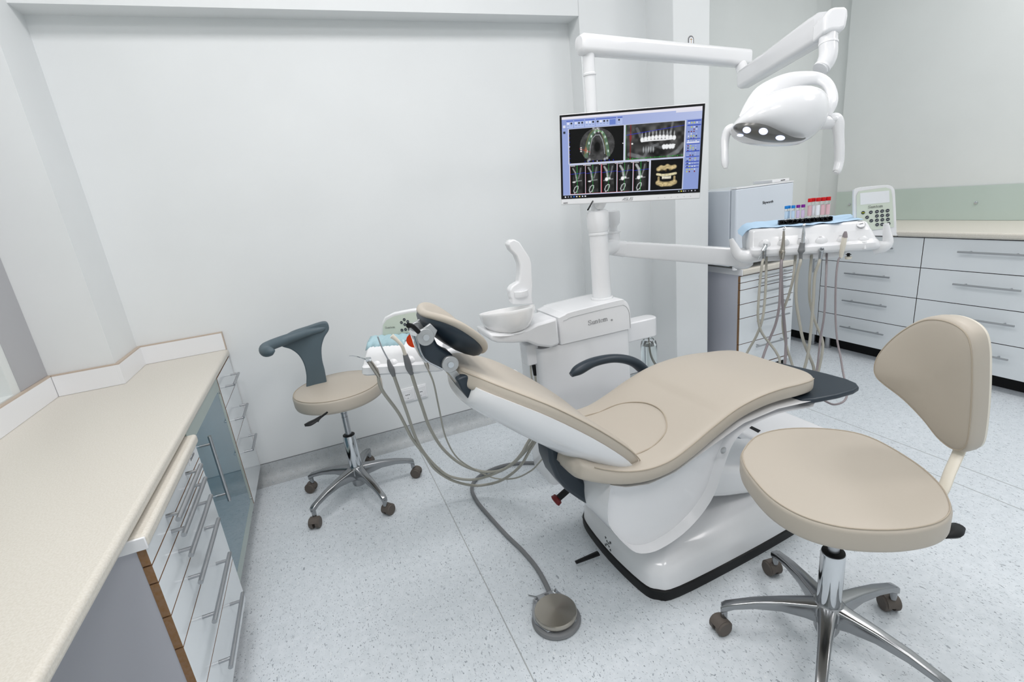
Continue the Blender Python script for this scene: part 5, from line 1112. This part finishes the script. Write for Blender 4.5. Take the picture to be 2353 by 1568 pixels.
for q in ((0.2648,1.8007,0.9513), (0.2537,1.8071,0.9409), (0.2753,1.7947,0.9429), (0.2641,1.8011,0.9324), (0.2509,1.8088,0.9116), (0.2634,1.8015,0.9134), (0.2756,1.7945,0.9138)):
    q = V(q); bm = bmesh.new(); lathe(bm, q, [(.0053, 0), (.0053, .0014), (.001, .0015)], axis=qn, seg=18); b_ = obj('button', bm, 'btn', kp)
    bm = bmesh.new(); prism(bm, [q-qt*.003-tz*.0008, q+qt*.003-tz*.0008, q+qt*.003+tz*.0008, q-qt*.003+tz*.0008], qn*.0018); obj('button_symbol', bm, 'silver', b_, smooth=False)
for q in ((0.1318,1.7430,0.8149), (0.1864,1.7114,0.8178), (0.2409,1.6800,0.8238), (0.2997,1.6460,0.8261)):
    q = V(q); bm = bmesh.new(); lathe(bm, q-qn*.008, [(.001, .014), (.010, .012), (.018, .005), (.020, -.002)], axis=qn, seg=28); obj('holder', bm, 'white', t)
T('support_arm', [qp(.27, -.10, .83), (0.3581,1.6429,0.8397), (0.4097,1.6446,0.8360), (0.4420,1.6561,0.7701), (0.5084,1.6767,0.6330), (0.6121,1.6880,0.5458), (0.7200,1.6935,0.4456)], [.018, .013, .011, .011, .014, .016, .016], 'white', t, seg=16)
bm = bmesh.new(); q = V((0.6423,1.7317,0.6491)); box(bm, q-V((.03, .02, .10)), q+V((.018, .02, .028))); obj('arm_elbow', bm, 'white2', t, bevel=.006)
# things lying or resting there
bm = bmesh.new(); g_ = []
for i in range(17):
    u = .005+.15*i/16; g_.append([bm.verts.new(qp(u+.003*math.sin(j*2+i), -.035-.022*j, .886+.006*abs(math.sin(i*1.1+j*.9))-(.020*max(0, 1-j) if i < 99 else 0)+(.012 if j == 3 else 0))) for j in range(5)])
for a_, b_ in zip(g_, g_[1:]):
    for j in range(4): bm.faces.new((a_[j], b_[j], b_[j+1], a_[j+1]))
o = obj('plastic_wrap', bm, 'wrap'); sl = o.modifiers.new('thick', 'SOLIDIFY'); sl.thickness = .0015; tag(o, 'crumpled clear blue plastic wrap on the assistant holder', 'plastic wrap')
def hose4(): pass
t = hand('syringe_handpiece', 'chrome air-water syringe with long thin nozzle, leftmost on the assistant holder', [([(0.1297,1.7303,0.7959), (0.1336,1.7567,0.7203), (0.1856,1.8264,0.5802), (0.2260,1.8966,0.4279), (0.2723,1.9427,0.3118), (0.3104,1.9748,0.2125), (0.3737,1.9816,0.1333), (0.4518,1.9702,0.0849), (0.5168,1.9433,0.0773), (0.5840,1.8660,0.1244), (0.6366,1.7667,0.2256), (0.6592,1.6827,0.3390), (0.6845,1.6232,0.4275)], .0062, 'hose')], (0.1297,1.7303,0.7959))
T('syringe_body', [(0.1054,1.7062,0.8528), (0.1156,1.7177,0.8277), (0.1247,1.7298,0.8022), (0.1312,1.7341,0.7760)], [.0085, .0095, .0095, .006], 'bronze', t, seg=16, sub=3)
bm = bmesh.new(); cyl(bm, (0.0960,1.7059,0.8583), (0.1134,1.7051,0.8561), .0085); cyl(bm, (0.1114,1.7062,0.8610), (0.1089,1.6984,0.8525), .005); obj('syringe_head', bm, 'chrome', t)
T('nozzle', [(0.0988,1.7043,0.8581), (0.0773,1.6936,0.8747), (0.0587,1.6928,0.8839), (0.0450,1.6950,0.8864)], [.0025, .002, .0015, .0012], 'chrome', t, seg=8)
t = hand('saliva_ejector', 'thin pale saliva ejector tube, second on the assistant holder', [([(0.1778,1.7026,0.7943), (0.1898,1.7363,0.7231), (0.2148,1.8159,0.5817), (0.2422,1.8997,0.4217), (0.2734,1.9440,0.3172), (0.3224,1.9717,0.2168), (0.3749,1.9759,0.1520), (0.4631,1.9541,0.1177), (0.5338,1.8929,0.1495), (0.6015,1.7830,0.2352), (0.6506,1.6879,0.3452), (0.6765,1.6265,0.4284)], .0062, 'hose')], (0.1778,1.7026,0.7943))
T('tip', [(0.1474,1.6647,0.9406), (0.1556,1.6773,0.8953), (0.1698,1.6922,0.8450)], [.0024, .0024, .0028], 'steel', t, seg=10)
T('grip', [(0.1698,1.6922,0.8450), (0.1714,1.6947,0.8261), (0.1758,1.6991,0.8041), (0.1798,1.7037,0.7785)], [.0045, .008, .0105, .007], 'cable', t, seg=16)
t = hand('suction_handpiece', 'cream-tipped grey suction handpiece, third on the assistant holder', [([(0.2352,1.6694,0.8019), (0.2467,1.6941,0.7278), (0.2717,1.7785,0.6018), (0.2971,1.8413,0.4788), (0.3483,1.9100,0.3345), (0.4228,1.9355,0.2223), (0.5057,1.9100,0.1701), (0.5712,1.8459,0.1865), (0.6082,1.7642,0.2542), (0.6282,1.6922,0.3321), (0.6420,1.6592,0.3852), (0.6607,1.6331,0.4303)], .0066, 'hose')], (0.2352,1.6694,0.8019))
T('tip', [(0.1910,1.6453,0.9389), (0.2041,1.6435,0.9226), (0.2181,1.6447,0.8991), (0.2229,1.6500,0.8778), (0.2253,1.6544,0.8602)], [.0085, .0065, .0062, .0062, .0065], 'cream', t, seg=14)
T('grip', [(0.2255,1.6542,0.8618), (0.2291,1.6591,0.8324), (0.2323,1.6665,0.8067), (0.2384,1.6722,0.7805)], [.0085, .0115, .0115, .0075], 'cable', t, seg=16)
t = hand('curing_light', 'white curing light with round orange shield, rightmost on the assistant holder', [([(0.2938,1.6379,0.7907), (0.3066,1.6505,0.7321), (0.3266,1.7342,0.5980), (0.3517,1.8267,0.4273), (0.3974,1.8777,0.2909), (0.4850,1.9198,0.1764), (0.5631,1.8955,0.1223), (0.6284,1.8120,0.1477), (0.6726,1.7275,0.2149), (0.6889,1.6732,0.2741), (0.7129,1.6190,0.3426)], .0034, 'hose')], (0.2938,1.6379,0.7907))
T('light_body', [(0.2687,1.6120,0.8992), (0.2764,1.6179,0.8741), (0.2853,1.6267,0.8412), (0.2886,1.6316,0.8262)], [.017, .0155, .011, .007], 'white', t, seg=20)
T('metal_cone', [(0.2877,1.6322,0.8295), (0.2916,1.6369,0.8078), (0.2951,1.6395,0.7866)], [.008, .0065, .0035], 'bronze', t, seg=14)
bm = bmesh.new(); lathe(bm, (0.2511,1.5875,0.9227), [(.0235, 0), (.0235, .0025)], axis=qn, seg=36); obj('orange_shield', bm, 'orange', t)
T('light_guide', [(0.2621,1.6100,0.9165), (0.2633,1.6093,0.9425), (0.2565,1.6109,0.9619), (0.2467,1.6131,0.9710)], [.005, .005, .005, .0048], 'black', t, seg=14)

# =================================================================== FOOT PEDAL AND CABLE, JUNCTION COVER
t = thing('foot_pedal', 'round steel foot pedal on the floor in the foreground', 'foot pedal', (.496, 1.188, 0))
pc_ = V((.4925, 1.185, 0)); pd = V((.06, .985, 0)).normalized(); ps = V((pd.y, -pd.x, 0))
bm = bmesh.new(); lathe(bm, pc_, [(.001, 0), (.078, 0), (.081, .006), (.077, .014), (.070, .017), (.001, .017)], seg=56); obj('base', bm, 'cable', t)
bm = bmesh.new(); ol = [pc_+ps*a+pd*b for a, b in ((-.074, 0), (-.072, .03), (-.046, .090), (-.030, .100), (.030, .100), (.046, .090), (.072, .03), (.074, 0), (.05, -.05), (-.05, -.05))]
prism(bm, [p+V((0, 0, .015)) for p in ol], (0, 0, .010)); obj('mounting_plate', bm, 'steel', t, bevel=.003)
bm = bmesh.new(); lathe(bm, pc_+V((0, 0, .026)), [(.001, 0), (.068, 0), (.070, .003), (.070, .014), (.067, .018), (.03, .0195), (.001, .0215)], seg=64); obj('disc', bm, 'bronze', t)
bm = bmesh.new()
q = pc_+ps*.036+pd*.085+V((0, 0, .025)); lathe(bm, q, [(.009, 0), (.009, .003), (.005, .004), (.005, .014), (.002, .015)], seg=16)
obj('screw', bm, 'chrome', t)
bm = bmesh.new(); q = pc_-ps*.036+pd*.082+V((0, 0, .025)); lathe(bm, q, [(.009, 0), (.009, .003), (.005, .004), (.005, .012), (.002, .013)], seg=16); tube(bm, [q+V((0, 0, .012)), q+V((-.022, .012, .018))], .0028, seg=8, sub=1); obj('screw', bm, 'steel', t)
bm = bmesh.new(); tube(bm, [pc_+pd*.085+V((0, 0, .022)), (0.5210,1.2930,0.0120), (0.5320,1.4130,0.0100), (0.5220,1.5310,0.0100), (0.5020,1.6430,0.0100), (0.4820,1.7990,0.0100), (0.4690,1.9480,0.0100), (0.4820,2.0550,0.0100), (0.5310,2.1220,0.0100), (0.6120,2.1560,0.0100), (0.7090,2.1580,0.0100), (0.8050,2.1210,0.0100), (0.8690,2.0700,0.0100), (0.9550,1.9710,0.0100)], .0085, seg=14); o = obj('pedal_cable', bm, 'cable'); tag(o, 'thick grey cable curving across the floor from the foot pedal', 'cable')
t = thing('floor_junction_box', 'low pale glossy floor box with a black slot under the chair foot', 'box', (2.08, 1.62, 0))
B('cover', (1.86, 1.42, .002), (2.22, 1.80, .05), 'white2', t, bevel=.012)
bm = bmesh.new(); prism(bm, [(1.9200,1.7300,0.0500), (1.9440,1.7380,0.0500), (1.9430,1.6800,0.0500), (1.9150,1.6700,0.0500)], (0, 0, .002)); obj('slot', bm, 'black', t, smooth=False)
